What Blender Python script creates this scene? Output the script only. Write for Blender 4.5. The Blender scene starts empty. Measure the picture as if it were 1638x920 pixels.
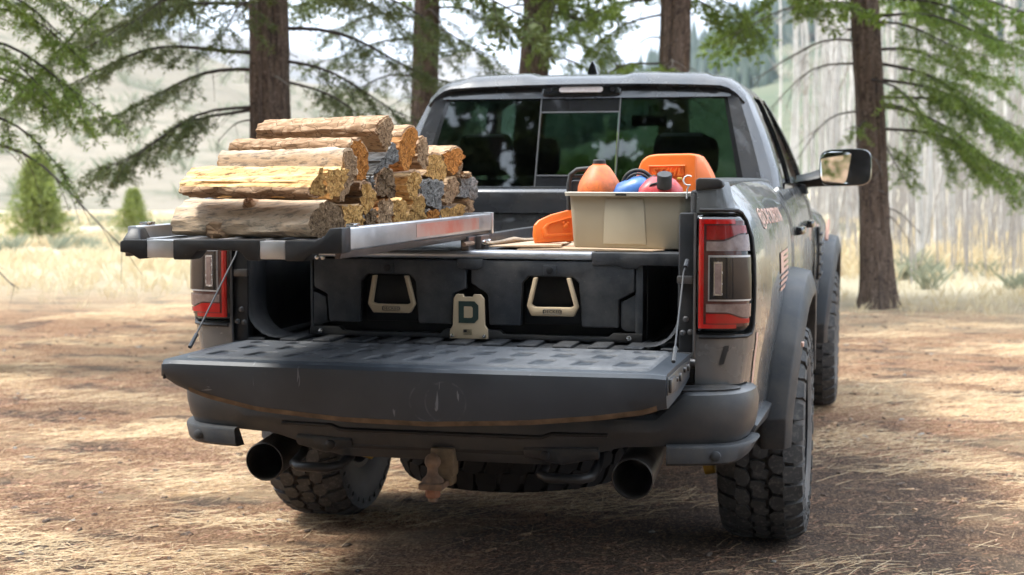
import bpy, bmesh, math, random
import numpy as np
from mathutils import Vector, Matrix
random.seed(7); rng = np.random.default_rng(11)
SC = bpy.context.scene; COL = SC.collection
R_ = math.radians; PI = math.pi

# ------------------------------------------------------------------ camera
cam_d = bpy.data.cameras.new('camera'); cam = bpy.data.objects.new('camera', cam_d); COL.objects.link(cam)
cam.location = (1.389, -6.287, 1.476)
cam.rotation_euler = (PI/2 - 0.0735, 0, 0.2377)
cam_d.sensor_width = 36; cam_d.lens = 2461/1638*36; cam_d.clip_end = 6000; cam_d.clip_start = .05
cam_d.dof.use_dof = True; cam_d.dof.focus_distance = 4.75; cam_d.dof.aperture_fstop = 4.0
SC.camera = cam
# ------------------------------------------------------------------ sky, sun, exposure
SUN_EL, SUN_AZ = 60, -104      # azimuth from +Y (truck forward) towards +X, degrees
W = bpy.data.worlds.new('World'); SC.world = W; W.use_nodes = True
nt = W.node_tree; nt.nodes.clear()
wo = nt.nodes.new('ShaderNodeOutputWorld'); wb = nt.nodes.new('ShaderNodeBackground')
sk = nt.nodes.new('ShaderNodeTexSky'); sk.sky_type = 'NISHITA'; sk.sun_disc = False
sk.sun_elevation = R_(SUN_EL); sk.sun_rotation = R_(SUN_AZ); sk.air_density = 1.0; sk.dust_density = 2.0; sk.ozone_density = 1.0
tcw = nt.nodes.new('ShaderNodeTexCoord'); mpw = nt.nodes.new('ShaderNodeMapping'); mpw.inputs['Scale'].default_value = (1.6, 1.6, 4.0)
nw = nt.nodes.new('ShaderNodeTexNoise'); nw.inputs['Scale'].default_value = 1.7; nw.inputs['Detail'].default_value = 7
rw = nt.nodes.new('ShaderNodeValToRGB'); rw.color_ramp.elements[0].position = .30; rw.color_ramp.elements[1].position = .50
rw.color_ramp.elements[0].color = (.6,.6,.6,1); rw.color_ramp.elements[1].color = (1,1,1,1)
mw = nt.nodes.new('ShaderNodeMix'); mw.data_type = 'RGBA'; mw.inputs['B'].default_value = (10.2, 11.2, 12.6, 1)   # bright thin overcast
L = nt.links.new
L(tcw.outputs['Generated'], mpw.inputs['Vector']); L(mpw.outputs['Vector'], nw.inputs['Vector']); L(nw.outputs['Fac'], rw.inputs['Fac'])
gw = nt.nodes.new('ShaderNodeSeparateXYZ'); L(tcw.outputs['Generated'], gw.inputs[0])      # overcast: zenith about three times the horizon
mg = nt.nodes.new('ShaderNodeMapRange'); L(gw.outputs['Z'], mg.inputs[0]); mg.inputs[1].default_value = 0; mg.inputs[2].default_value = 1; mg.inputs[3].default_value = .55; mg.inputs[4].default_value = 1.6
sw = nt.nodes.new('ShaderNodeVectorMath'); sw.operation = 'SCALE'; sw.inputs[0].default_value = (10.2, 11.2, 12.6); L(mg.outputs[0], sw.inputs['Scale']); L(sw.outputs[0], mw.inputs['B'])
L(rw.outputs['Color'], mw.inputs['Factor']); L(sk.outputs['Color'], mw.inputs['A']); L(mw.outputs['Result'], wb.inputs['Color'])
wb.inputs['Strength'].default_value = 0.068; L(wb.outputs['Background'], wo.inputs['Surface'])
sun_d = bpy.data.lights.new('sun', 'SUN'); sun = bpy.data.objects.new('sun', sun_d); COL.objects.link(sun)
sun_d.energy = 1.5; sun_d.angle = R_(13); sun_d.color = (1, .95, .87)
_sd = Vector((math.sin(R_(SUN_AZ))*math.cos(R_(SUN_EL)), math.cos(R_(SUN_AZ))*math.cos(R_(SUN_EL)), math.sin(R_(SUN_EL))))
sun.rotation_euler = _sd.to_track_quat('Z', 'Y').to_euler(); sun.location = (-20, 10, 40)
SC.view_settings.view_transform = 'Standard'; SC.view_settings.look = 'None'; SC.view_settings.exposure = 2.0; SC.view_settings.gamma = 1
SC.cycles.use_denoising = True; SC.cycles.volume_bounces = 0; SC.cycles.max_bounces = 8; SC.cycles.transparent_max_bounces = 24; SC.cycles.caustics_reflective = False; SC.cycles.caustics_refractive = False
SC.cycles.use_adaptive_sampling = True; SC.cycles.adaptive_threshold = .015; SC.render.filter_size = 0.95

# ------------------------------------------------------------------ helpers
def tag(o, label=None, cat=None, group=None, kind=None):
    for k, v in (('label', label), ('category', cat), ('group', group), ('kind', kind)):
        if v: o[k] = v
    return o
def empty(name, loc=(0,0,0), label=None, cat=None, group=None):
    o = bpy.data.objects.new(name, None); COL.objects.link(o); o.location = loc; o.empty_display_size = .1
    return tag(o, label, cat, group)
def wloc(o):
    v = Vector((0,0,0))
    while o is not None:
        v += o.location; o = o.parent
    return v
def link(name, me, parent=None, base=None):
    """mesh vertices are in world space; base = where the object's own origin goes"""
    o = bpy.data.objects.new(name, me); COL.objects.link(o)
    b = Vector(base) if base is not None else (wloc(parent) if parent else Vector((0,0,0)))
    if b.length > 0: me.transform(Matrix.Translation(-b))
    if parent:
        o.parent = parent; o.location = b - wloc(parent)
    else: o.location = b
    return o
def shade(bm, ang):
    c = math.radians(ang)
    for f in bm.faces: f.smooth = True
    for e in bm.edges:
        if len(e.link_faces) == 2:
            if e.calc_face_angle(0) > c: e.smooth = False
        else: e.smooth = False
class MB:
    def __init__(s): s.v = []; s.f = []; s.m = []; s.mi = 0
    def add(s, V, F):
        n = len(s.v); s.v += [tuple(v) for v in V]; s.f += [tuple(i+n for i in f) for f in F]; s.m += [s.mi]*len(F); return s
    def box(s, x0,x1,y0,y1,z0,z1, M=None):
        V = [Vector((x,y,z)) for x in (x0,x1) for y in (y0,y1) for z in (z0,z1)]
        if M is not None: V = [M @ v for v in V]
        return s.add(V, [(0,1,3,2),(4,6,7,5),(0,4,5,1),(2,3,7,6),(0,2,6,4),(1,5,7,3)])
    def loft(s, rings, closed=True, cap=True):
        n = len(rings[0]); V = [p for r in rings for p in r]; F = []
        for i in range(len(rings)-1):
            for j in range(n if closed else n-1):
                k = (j+1) % n; F.append((i*n+j, i*n+k, (i+1)*n+k, (i+1)*n+j))
        if cap and closed: F.append(tuple(range(n))[::-1]); F.append(tuple(range((len(rings)-1)*n, len(rings)*n)))
        return s.add(V, F)
    def prism(s, poly, ax, a, b):
        def P(q, h): return {'x':(h,q[0],q[1]), 'y':(q[0],h,q[1]), 'z':(q[0],q[1],h)}[ax]
        return s.loft([[P(q,a) for q in poly],[P(q,b) for q in poly]])
    def tube(s, pts, r, n=10, cap=True):
        pts = [Vector(p) for p in pts]; rs = r if isinstance(r,(list,tuple)) else [r]*len(pts)
        rings = []; up = None
        for i,p in enumerate(pts):
            t = (pts[min(i+1,len(pts)-1)]-pts[max(i-1,0)]).normalized()
            if up is None:
                up = Vector((0,0,1)) if abs(t.z) < .9 else Vector((1,0,0))
            a = t.cross(up).normalized(); up = a.cross(t).normalized()
            rings.append([p + (a*math.cos(q)+up*math.sin(q))*rs[i] for q in [2*PI*k/n for k in range(n)]])
        return s.loft(rings, True, cap)
    def lathe(s, prof, o=(0,0,0), ax='z', n=32, closed=False, M=None, cap=True):
        rings = []
        for r,h in prof:
            ring = []
            for k in range(n):
                c,d = math.cos(2*PI*k/n)*r, math.sin(2*PI*k/n)*r
                q = {'z':(c,d,h),'x':(h,c,d),'y':(d,h,c)}[ax]
                q = Vector(q)
                if M is not None: q = M @ q
                ring.append(q + Vector(o))
            rings.append(ring)
        if closed: rings.append(rings[0])
        return s.loft(rings, True, cap and not closed)
    def grid(s, rows):
        m = len(rows[0]); V = [p for r in rows for p in r]; F = []
        for i in range(len(rows)-1):
            for j in range(m-1): F.append((i*m+j, i*m+j+1, (i+1)*m+j+1, (i+1)*m+j))
        return s.add(V, F)
    def build(s, name, mat, parent=None, base=None, bevel=0, seg=2, smooth=38, recalc=True, flipx=False, merge=1e-5):
        bm = bmesh.new(); vs = [bm.verts.new((-x if flipx else x,y,z)) for x,y,z in s.v]
        for f,mi in zip(s.f, s.m):
            try:
                fc = bm.faces.new([vs[i] for i in f]); fc.material_index = mi
            except ValueError: pass
        if merge: bmesh.ops.remove_doubles(bm, verts=bm.verts, dist=merge)
        if recalc: bmesh.ops.recalc_face_normals(bm, faces=bm.faces)
        if bevel:
            es = [e for e in bm.edges if len(e.link_faces)==2 and e.calc_face_angle(0) > R_(smooth)]
            if es: bmesh.ops.bevel(bm, geom=es, offset=bevel, segments=seg, profile=.5, affect='EDGES', clamp_overlap=True)
        shade(bm, smooth)
        me = bpy.data.meshes.new(name); bm.to_mesh(me); bm.free()
        for m in (mat if isinstance(mat,(list,tuple)) else [mat]): me.materials.append(m)
        return link(name, me, parent, base)
def npmesh(name, V, F, mat, parent=None, base=None, smooth=False, flat=True):
    V = np.asarray(V, np.float32); F = np.asarray(F, np.int32); k = F.shape[1]
    me = bpy.data.meshes.new(name); me.vertices.add(len(V)); me.vertices.foreach_set('co', V.ravel())
    me.loops.add(F.size); me.loops.foreach_set('vertex_index', F.ravel())
    me.polygons.add(len(F)); me.polygons.foreach_set('loop_start', np.arange(0, F.size, k, dtype=np.int32))
    me.polygons.foreach_set('loop_total', np.full(len(F), k, np.int32))
    if smooth: me.polygons.foreach_set('use_smooth', np.ones(len(F), bool))
    me.update(); me.materials.append(mat)
    return link(name, me, parent, base)
def vnoise(x, y, seed=0):
    """smooth 2-D value noise, numpy"""
    x = np.asarray(x, float); y = np.asarray(y, float)
    xi = np.floor(x).astype(np.int64); yi = np.floor(y).astype(np.int64); fx = x-xi; fy = y-yi
    def h(a,b):
        n = (a*374761393 + b*668265263 + seed*974711) & 0x7fffffff
        n = ((n ^ (n >> 13))*1274126177) & 0x7fffffff
        return ((n ^ (n >> 16)) & 0xffff)/65535.
    u = fx*fx*(3-2*fx); v = fy*fy*(3-2*fy)
    return (h(xi,yi)*(1-u)+h(xi+1,yi)*u)*(1-v)+(h(xi,yi+1)*(1-u)+h(xi+1,yi+1)*u)*v
def fbm(x, y, seed=0, o=4):
    s = 0; a = .5
    for k in range(o): s = s+a*vnoise(np.asarray(x)*2**k, np.asarray(y)*2**k, seed+k); a *= .5
    return s
def text_mesh(s, size, extrude=.001, shear=0, space=1, bold=0):
    cu = bpy.data.curves.new('t','FONT'); cu.body = s; cu.size = size; cu.extrude = extrude; cu.shear = shear; cu.space_character = space
    cu.align_x = 'CENTER'; cu.align_y = 'CENTER'; cu.offset = bold; cu.resolution_u = 3
    o = bpy.data.objects.new('t', cu); COL.objects.link(o)
    dg = bpy.context.evaluated_depsgraph_get(); me = bpy.data.meshes.new_from_object(o.evaluated_get(dg))
    bpy.data.objects.remove(o); bpy.data.curves.remove(cu); return me
def text_obj(name, s, size, mat, parent, fn, extrude=.001, **k):
    me = text_mesh(s, size, extrude, **k)
    for v in me.vertices: v.co = fn(v.co.x, v.co.y, v.co.z)
    me.materials.clear(); me.materials.append(mat); me.update()
    return link(name, me, parent)

# ------------------------------------------------------------------ materials
class NT:
    def __init__(s, name):
        s.m = bpy.data.materials.new(name); s.m.use_nodes = True; s.t = s.m.node_tree; s.t.nodes.clear()
        s.out = s.t.nodes.new('ShaderNodeOutputMaterial'); s.b = s.t.nodes.new('ShaderNodeBsdfPrincipled')
        s.t.links.new(s.b.outputs[0], s.out.inputs[0]); s.tc = s.t.nodes.new('ShaderNodeTexCoord')
    def n(s, k, **i):
        o = s.t.nodes.new('ShaderNode'+k)
        for a,b in i.items():
            if a in o.inputs: s.set(o.inputs[a], b)
            else: setattr(o, a, b)
        return o
    def set(s, inp, v):
        if hasattr(v, 'is_output') or isinstance(v, bpy.types.NodeSocket): s.t.links.new(v, inp)
        else: inp.default_value = v
    def coord(s, scale=(1,1,1), space='Object', rot=(0,0,0)):
        mp = s.n('Mapping'); s.t.links.new(s.tc.outputs[space], mp.inputs['Vector']); mp.inputs['Scale'].default_value = scale; mp.inputs['Rotation'].default_value = rot; return mp.outputs[0]
    def noise(s, scale, detail=4, rough=.55, vec=None, dist=0, color=False):
        o = s.n('TexNoise', Scale=scale, Detail=detail, Roughness=rough, Distortion=dist)
        s.t.links.new(vec if vec is not None else s.tc.outputs['Object'], o.inputs['Vector']); return o.outputs['Color' if color else 'Fac']
    def vor(s, scale, vec=None, feature='F1', out='Distance'):
        o = s.n('TexVoronoi', Scale=scale); o.feature = feature
        s.t.links.new(vec if vec is not None else s.tc.outputs['Object'], o.inputs['Vector']); return o.outputs[out]
    def ramp(s, fac, *st):
        o = s.n('ValToRGB'); s.t.links.new(fac, o.inputs['Fac']); e = o.color_ramp.elements
        while len(e) < len(st): e.new(.5)
        for q,(p,c) in zip(e, st):
            q.position = p; q.color = (c,c,c,1) if isinstance(c,(int,float)) else (*c,1)
        return o.outputs['Color']
    def mix(s, f, a, b, mode='MIX'):
        o = s.n('Mix'); o.data_type = 'RGBA'; o.blend_type = mode
        for k,v in (('Factor',f),('A',a),('B',b)):
            i = [q for q in o.inputs if q.name==k and (q.type=='RGBA' if k!='Factor' else q.type=='VALUE')][0]
            if isinstance(v, tuple) and len(v)==3: v = (*v,1)
            s.set(i, v)
        return [q for q in o.outputs if q.type=='RGBA'][0]
    def math(s, op, a, b=0):
        o = s.n('Math'); o.operation = op; s.set(o.inputs[0], a); s.set(o.inputs[1], b); return o.outputs[0]
    def bump(s, h, strength=.3, dist=.01, prev=None):
        o = s.n('Bump', Strength=strength, Distance=dist); s.t.links.new(h, o.inputs['Height'])
        if prev is not None: s.t.links.new(prev, o.inputs['Normal'])
        s.t.links.new(o.outputs[0], s.b.inputs['Normal']); return o.outputs[0]
    def P(s, **k):
        for a,v in k.items():
            a = {'base':'Base Color','rough':'Roughness','metal':'Metallic','coat':'Coat Weight','coatr':'Coat Roughness','spec':'Specular IOR Level','trans':'Transmission Weight','alpha':'Alpha','sss':'Subsurface Weight'}.get(a,a)
            if isinstance(v, tuple) and len(v)==3: v = (*v,1)
            s.set(s.b.inputs[a], v)
        return s
def pm(name, c1, c2=None, scale=8, rough=.5, metal=0, bump=0, bscale=200, bdist=.002, dust=0, dustc=(.30,.24,.17), coat=0, dscale=5, spec=.5, rvar=.12):
    s = NT(name); c2 = c2 or tuple(q*.75 for q in c1)
    col = s.mix(s.ramp(s.noise(scale,5), (.3,0),(.7,1)), c1, c2)
    if dust:
        d = s.ramp(s.noise(dscale,8,.68), (.42,0),(.78,dust)); col = s.mix(d, col, dustc)
        sp = s.ramp(s.noise(90,3,.6), (.66,0),(.76,dust)); col = s.mix(sp, col, dustc)
    s.P(base=col, metal=metal, coat=coat, spec=spec)
    s.P(rough=s.math('ADD', s.math('MULTIPLY', s.noise(scale*2.3,5), rvar*2), rough-rvar))
    if bump: s.bump(s.noise(bscale,3), bump, bdist)
    return s.m
M = {}
M['paint']  = pm('satin_grey_paint', (.140,.147,.152), (.118,.124,.129), 3, .26, .5, dust=.26, dustc=(.28,.265,.235), coat=.6, dscale=2.2)
M['roofpaint'] = pm('grey_roof_paint', (.052,.055,.060), (.042,.045,.05), 3, .26, .4, dust=.14, coat=.5)
M['flare']  = pm('grey_flare_plastic', (.036,.041,.047), (.028,.032,.037), 6, .50, .0, .15, 600, .0006, dust=.2, spec=.28)
M['black']  = pm('black_plastic', (.010,.0115,.0135), (.016,.018,.021), 14, .40, 0, .3, 400, .001, dust=.10, spec=.32)
M['gloss']  = pm('gloss_black', (.008,.008,.009), (.012,.012,.013), 5, .12, 0, coat=.6, rvar=.05)
M['liner']  = pm('sprayed_bed_liner', (.012,.014,.017), (.021,.024,.029), 9, .42, 0, 1.0, 260, .004, spec=.35, dust=.2, dustc=(.26,.24,.21))
M['drawer'] = pm('moulded_drawer_plastic', (.024,.028,.033), (.040,.045,.052), 12, .40, 0, .6, 260, .002, spec=.4, dust=.35, dustc=(.2,.185,.16), dscale=6)
M['steel']  = pm('dark_steel', (.12,.12,.125), (.09,.09,.09), 20, .38, .8, dust=.2)
M['alu']    = pm('brushed_aluminium', (.62,.63,.65), (.50,.51,.53), 12, .36, .9, .15, 260, .0005, dust=.18, dustc=(.35,.33,.3))
M['brown_alu'] = pm('bronze_slide_rail', (.13,.105,.095), (.09,.075,.07), 12, .42, .5, dust=.2)
M['chrome'] = pm('worn_zinc', (.7,.7,.7), (.55,.55,.55), 30, .25, 1.0)
M['rust']   = pm('rusty_iron', (.30,.19,.12), (.14,.095,.07), 38, .82, .25, .6, 160, .002, dust=.3)
M['tan']    = pm('tan_metal_plate', (.50,.385,.245), (.45,.345,.215), 9, .55, .1, dust=.25, dustc=(.3,.25,.2))
M['green_ink'] = pm('dark_green_print', (.018,.040,.032), None, 9, .5)
M['ink']    = pm('black_print', (.012,.012,.012), None, 9, .5)
M['pink']   = pm('faded_copper_decal', (.62,.37,.29), (.52,.32,.25), 40, .5, 0, dust=.3)
M['red']    = pm('red_lens', (.20,.004,.004), (.14,.003,.003), 25, .16, 0, coat=.7, rvar=.05, dust=.12)
M['redhot'] = pm('bright_red_lens', (.36,.005,.004), (.28,.004,.003), 25, .15, 0, coat=.7, rvar=.05)
M['darkred']= pm('smoked_red_lens', (.085,.010,.012), (.06,.008,.009), 18, .18, 0, coat=.7, dust=.22, rvar=.05)
def clear_lens():
    s = NT('clear_ribbed_lens'); w = s.n('TexWave', Scale=160.0); w.bands_direction = 'X'; s.t.links.new(s.tc.outputs['Object'], w.inputs['Vector'])
    s.P(base=s.mix(s.ramp(s.noise(40,4),(.3,0),(.7,1)), (.15,.105,.10), (.26,.20,.185)), rough=.18, metal=.35, coat=.8); s.bump(w.outputs['Fac'], .35, .001); return s.m
M['clear'] = clear_lens()
M['orange'] = pm('orange_plastic', (.86,.19,.025), (.80,.16,.02), 7, .42, 0, .08, 300, .0006, dust=.10, dustc=(.25,.12,.07))
M['orange_dirty'] = pm('grimy_orange_plastic', (.84,.20,.04), (.62,.14,.04), 30, .5, 0, .15, 300, .001, dust=.8, dustc=(.14,.065,.035), dscale=26)
M['tote']   = pm('khaki_plastic', (.375,.345,.262), (.35,.32,.243), 5, .42, 0, .06, 300, .0005, dust=.12, dustc=(.30,.25,.18))
M['tote_rim'] = pm('pale_khaki_plastic', (.52,.49,.41), (.46,.43,.35), 8, .4, 0)
M['blue']   = pm('blue_plastic', (.045,.13,.36), (.06,.17,.45), 16, .35, 0, coat=.2)
M['redcan'] = pm('red_plastic', (.55,.035,.045), (.45,.03,.035), 14, .4, 0, dust=.2, dustc=(.5,.3,.28))
M['blackrub'] = pm('black_rubber', (.02,.02,.02), (.03,.03,.03), 30, .6, 0, .2, 300, .001)
M['seat']   = pm('dark_seat_leather', (.02,.02,.021), (.028,.028,.03), 10, .55)
M['yellow'] = pm('yellow_paint', (.6,.36,.03), None, 20, .5, dust=.3)
M['white_wire'] = pm('white_coated_wire', (.75,.75,.73), (.65,.65,.63), 20, .4)
M['sheet']  = pm('worn_plywood_sheet', (.52,.37,.235), (.38,.27,.175), 26, .75, 0, .4, 200, .002, dust=.35, dustc=(.22,.16,.11), dscale=12)
def tyre_mat():
    s = NT('dusty_tyre_rubber'); col = s.mix(s.ramp(s.noise(7,6),(.35,0),(.7,1)), (.034,.034,.035), (.062,.060,.057))
    col = s.mix(s.ramp(s.noise(60,4),(.52,0),(.75,.7)), col, (.17,.155,.135)); s.P(base=col, rough=.66, spec=.4); s.bump(s.noise(300,3), .3, .001); return s.m
M['tyre'] = tyre_mat()
M['sidewall'] = pm('dusty_sidewall', (.045,.045,.046), (.075,.073,.070), 9, .62, 0, dust=.3, dustc=(.24,.215,.185))
def glass(name, tint, refl=1.45, rough=0.0):
    s = NT(name); tr = s.n('BsdfTransparent'); tr.inputs['Color'].default_value = (*tint,1)
    gl = s.n('BsdfGlossy'); gl.inputs['Roughness'].default_value = .015; gl.inputs['Color'].default_value = (.95,.97,1,1)
    lw = s.n('LayerWeight', Blend=.5); f0 = ((refl-1)/(refl+1))**2; mx = s.n('MixShader')          # Schlick, the same from both sides of a thin pane
    s.t.links.new(s.math('ADD', s.math('MULTIPLY', s.math('POWER', lw.outputs['Facing'], 5.0), 1-f0), f0), mx.inputs[0]); s.t.links.new(tr.outputs[0], mx.inputs[1]); s.t.links.new(gl.outputs[0], mx.inputs[2]); s.t.links.new(mx.outputs[0], s.out.inputs[0]); return s.m
M['tint'] = glass('tinted_privacy_glass', (.22,.29,.25), 1.62)
M['glass'] = glass('clear_window_glass', (.90,.97,.92), 1.4)
def mirror():
    s = NT('mirror_glass'); s.P(base=(.85,.88,.87), metal=1.0, rough=.02); return s.m
M['mirror'] = mirror()
# ---- wood
def wood(name, a, b, c, along=(4,55,55), bumps=.5):
    s = NT(name); v = s.coord(along, rot=(0,0,R_(15))); n1 = s.noise(1.0,8,.65,v,.4)
    oi = s.n('ObjectInfo'); col = s.mix(s.ramp(n1,(.25,0),(.75,1)), a, b)
    col = s.mix(s.ramp(s.noise(5,5,.6,s.coord((1,3,3))),(.48,0),(.7,.85)), col, c)
    fine = s.noise(2.6,6,.7,v)
    col = s.mix(s.ramp(fine,(.38,.85),(.49,0)), col, tuple(q*.35 for q in c))
    col = s.mix(s.ramp(s.noise(1.0,4,.6,s.coord((2.2,95,95),rot=(0,0,R_(15)))),(.36,.75),(.43,0)), col, tuple(q*.25 for q in c))
    hv = s.n('HueSaturation'); s.t.links.new(col, hv.inputs['Color']); s.t.links.new(s.math('ADD', s.math('MULTIPLY', oi.outputs['Random'], .35), .82), hv.inputs['Value'])
    s.P(base=hv.outputs[0], rough=.75, spec=.25); s.bump(n1, bumps, .006, s.bump(fine, .5, .003)); return s.m
M['wood_yellow'] = wood('fresh_yellow_split_wood', (.70,.48,.235), (.58,.355,.14), (.46,.24,.08))
M['wood_tan']    = wood('dry_tan_split_wood', (.52,.355,.205), (.41,.265,.145), (.30,.175,.09))
M['wood_orange'] = wood('orange_split_wood', (.55,.27,.10), (.44,.19,.06), (.30,.12,.04))
M['wood_grey']   = wood('weathered_grey_wood', (.34,.32,.29), (.24,.225,.20), (.145,.135,.12))
M['wood_brown']  = wood('brown_split_wood', (.30,.19,.105), (.20,.12,.065), (.12,.07,.04))
def endg(name, a, b, c):
    s = NT(name); n1 = s.noise(38,8,.75); n2 = s.noise(150,6,.8); oi = s.n('ObjectInfo')
    col = s.mix(s.ramp(n1,(.3,0),(.7,1)), a, b); col = s.mix(s.ramp(s.noise(95,4,.7),(.40,.85),(.52,0)), col, c)
    col = s.mix(s.ramp(s.noise(170,2),(.58,0),(.68,.7)), col, tuple(min(1,q*1.7+.05) for q in a))
    hv = s.n('HueSaturation'); s.t.links.new(col, hv.inputs['Color']); s.t.links.new(s.math('ADD', s.math('MULTIPLY', oi.outputs['Random'], .3), .85), hv.inputs['Value'])
    s.P(base=hv.outputs[0], rough=.9, spec=.1); s.bump(n2, 1.0, .012, s.bump(n1,.8,.012)); return s.m
M['end_yellow'] = endg('yellow_end_grain', (.66,.39,.14), (.50,.27,.085), (.18,.085,.03))
M['end_orange'] = endg('orange_end_grain', (.62,.26,.065), (.48,.185,.045), (.19,.07,.02))
M['end_tan']    = endg('tan_end_grain', (.50,.335,.20), (.37,.24,.135), (.14,.085,.05))
M['end_brown']  = endg('brown_end_grain', (.27,.18,.105), (.17,.11,.06), (.05,.03,.018))
M['end_grey']   = endg('grey_end_grain', (.31,.30,.28), (.20,.195,.185), (.05,.048,.045))
def bark(name, a, b, c, sc=(9,26,26), bs=.9, crack=38):
    s = NT(name); v = s.coord(sc, rot=(0,0,R_(15) if sc[0] < sc[1] else 0)); n1 = s.noise(1.0,7,.65,v); vo = s.vor(crack/10, s.coord((sc[0]*.55,sc[1]*.5,sc[2]*.5)), 'DISTANCE_TO_EDGE')
    col = s.mix(s.ramp(n1,(.3,0),(.68,1)), a, b); col = s.mix(s.ramp(s.noise(34,5,.6),(.52,0),(.72,.8)), col, c)
    col = s.mix(s.ramp(vo,(0,.8),(.045,0)), col, tuple(q*.25 for q in b))
    s.P(base=col, rough=.88, spec=.15); s.bump(vo, bs, .006, s.bump(n1,.7,.008)); return s.m
M['bark_flaky'] = bark('flaky_log_bark', (.45,.29,.175), (.27,.165,.095), (.60,.43,.29))
M['bark_pale']  = wood('pale_weathered_log_skin', (.55,.42,.29), (.43,.30,.19), (.60,.50,.38), (4,34,34), .7)
M['bark_grey']  = bark('grey_log_bark', (.30,.28,.25), (.18,.165,.145), (.40,.37,.33))
M['trunk'] = bark('fir_trunk_bark', (.15,.108,.082), (.05,.035,.027), (.24,.185,.145), (16,16,2.6), 1.0, 26)
M['trunk_worn'] = bark('worn_fir_bark', (.22,.13,.06), (.11,.065,.035), (.30,.19,.09), (14,14,3.2), 1.0, 30)
M['twig']  = pm('dark_branch_bark', (.055,.040,.032), (.035,.026,.021), 30, .9, 0, .4, 90, .004)
M['deadtwig']  = pm('grey_dead_branch_bark', (.16,.14,.12), (.10,.085,.075), 30, .9)
def needles(name, a, b, c):
    s = NT(name); col = s.mix(s.ramp(s.noise(2.2,4),(.35,0),(.65,1)), a, b); col = s.mix(s.ramp(s.noise(23,3),(.5,0),(.7,.8)), col, c)
    s.P(base=col, rough=.55, spec=.3); tl = s.n('BsdfTranslucent'); s.t.links.new(col, tl.inputs[0]); mx = s.n('MixShader'); mx.inputs[0].default_value = .30
    s.t.links.new(s.b.outputs[0], mx.inputs[1]); s.t.links.new(tl.outputs[0], mx.inputs[2]); s.t.links.new(mx.outputs[0], s.out.inputs[0]); return s.m
M['needle'] = needles('fir_needles', (.13,.21,.03), (.18,.25,.04), (.26,.33,.07))
M['needle_dark'] = needles('dark_fir_needles', (.075,.105,.03), (.11,.135,.038), (.17,.19,.06))
M['needle_yel'] = needles('yellow_green_conifer', (.25,.29,.06), (.17,.22,.05), (.36,.37,.10))
def aspen():
    s = NT('white_aspen_bark'); col = s.mix(s.ramp(s.noise(4,5),(.35,0),(.7,1)), (.52,.50,.47), (.38,.36,.33))
    col = s.mix(s.ramp(s.noise(3,4,.6,s.coord((6,6,14))),(.62,0),(.68,.85)), col, (.10,.09,.08)); s.P(base=col, rough=.8); return s.m
M['aspen'] = aspen()
M['aspen_twig'] = pm('bare_aspen_twig', (.42,.38,.34), (.30,.27,.24), 20, .9)
def straw(name, a, b, c):
    s = NT(name); col = s.mix(s.ramp(s.noise(1.3,4),(.35,0),(.65,1)), a, b); col = s.mix(s.ramp(s.noise(41,3),(.45,0),(.65,1)), col, c)
    s.P(base=col, rough=.8, spec=.15); tl = s.n('BsdfTranslucent'); s.t.links.new(col, tl.inputs[0]); mx = s.n('MixShader'); mx.inputs[0].default_value = .25
    s.t.links.new(s.b.outputs[0], mx.inputs[1]); s.t.links.new(tl.outputs[0], mx.inputs[2]); s.t.links.new(mx.outputs[0], s.out.inputs[0]); return s.m
M['straw'] = straw('dry_straw', (.64,.48,.29), (.50,.33,.18), (.72,.58,.39))
M['meadow'] = straw('dry_meadow_grass', (.66,.56,.37), (.60,.46,.26), (.72,.64,.46))
M['duff'] = straw('brown_needle_litter', (.36,.19,.115), (.10,.055,.038), (.52,.32,.215))
M['far_forest'] = needles('far_forest_green', (.030,.052,.034), (.042,.066,.040), (.055,.078,.045))
M['sage'] = needles('sagebrush_leaves', (.30,.31,.22), (.24,.26,.18), (.38,.37,.26))
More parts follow.
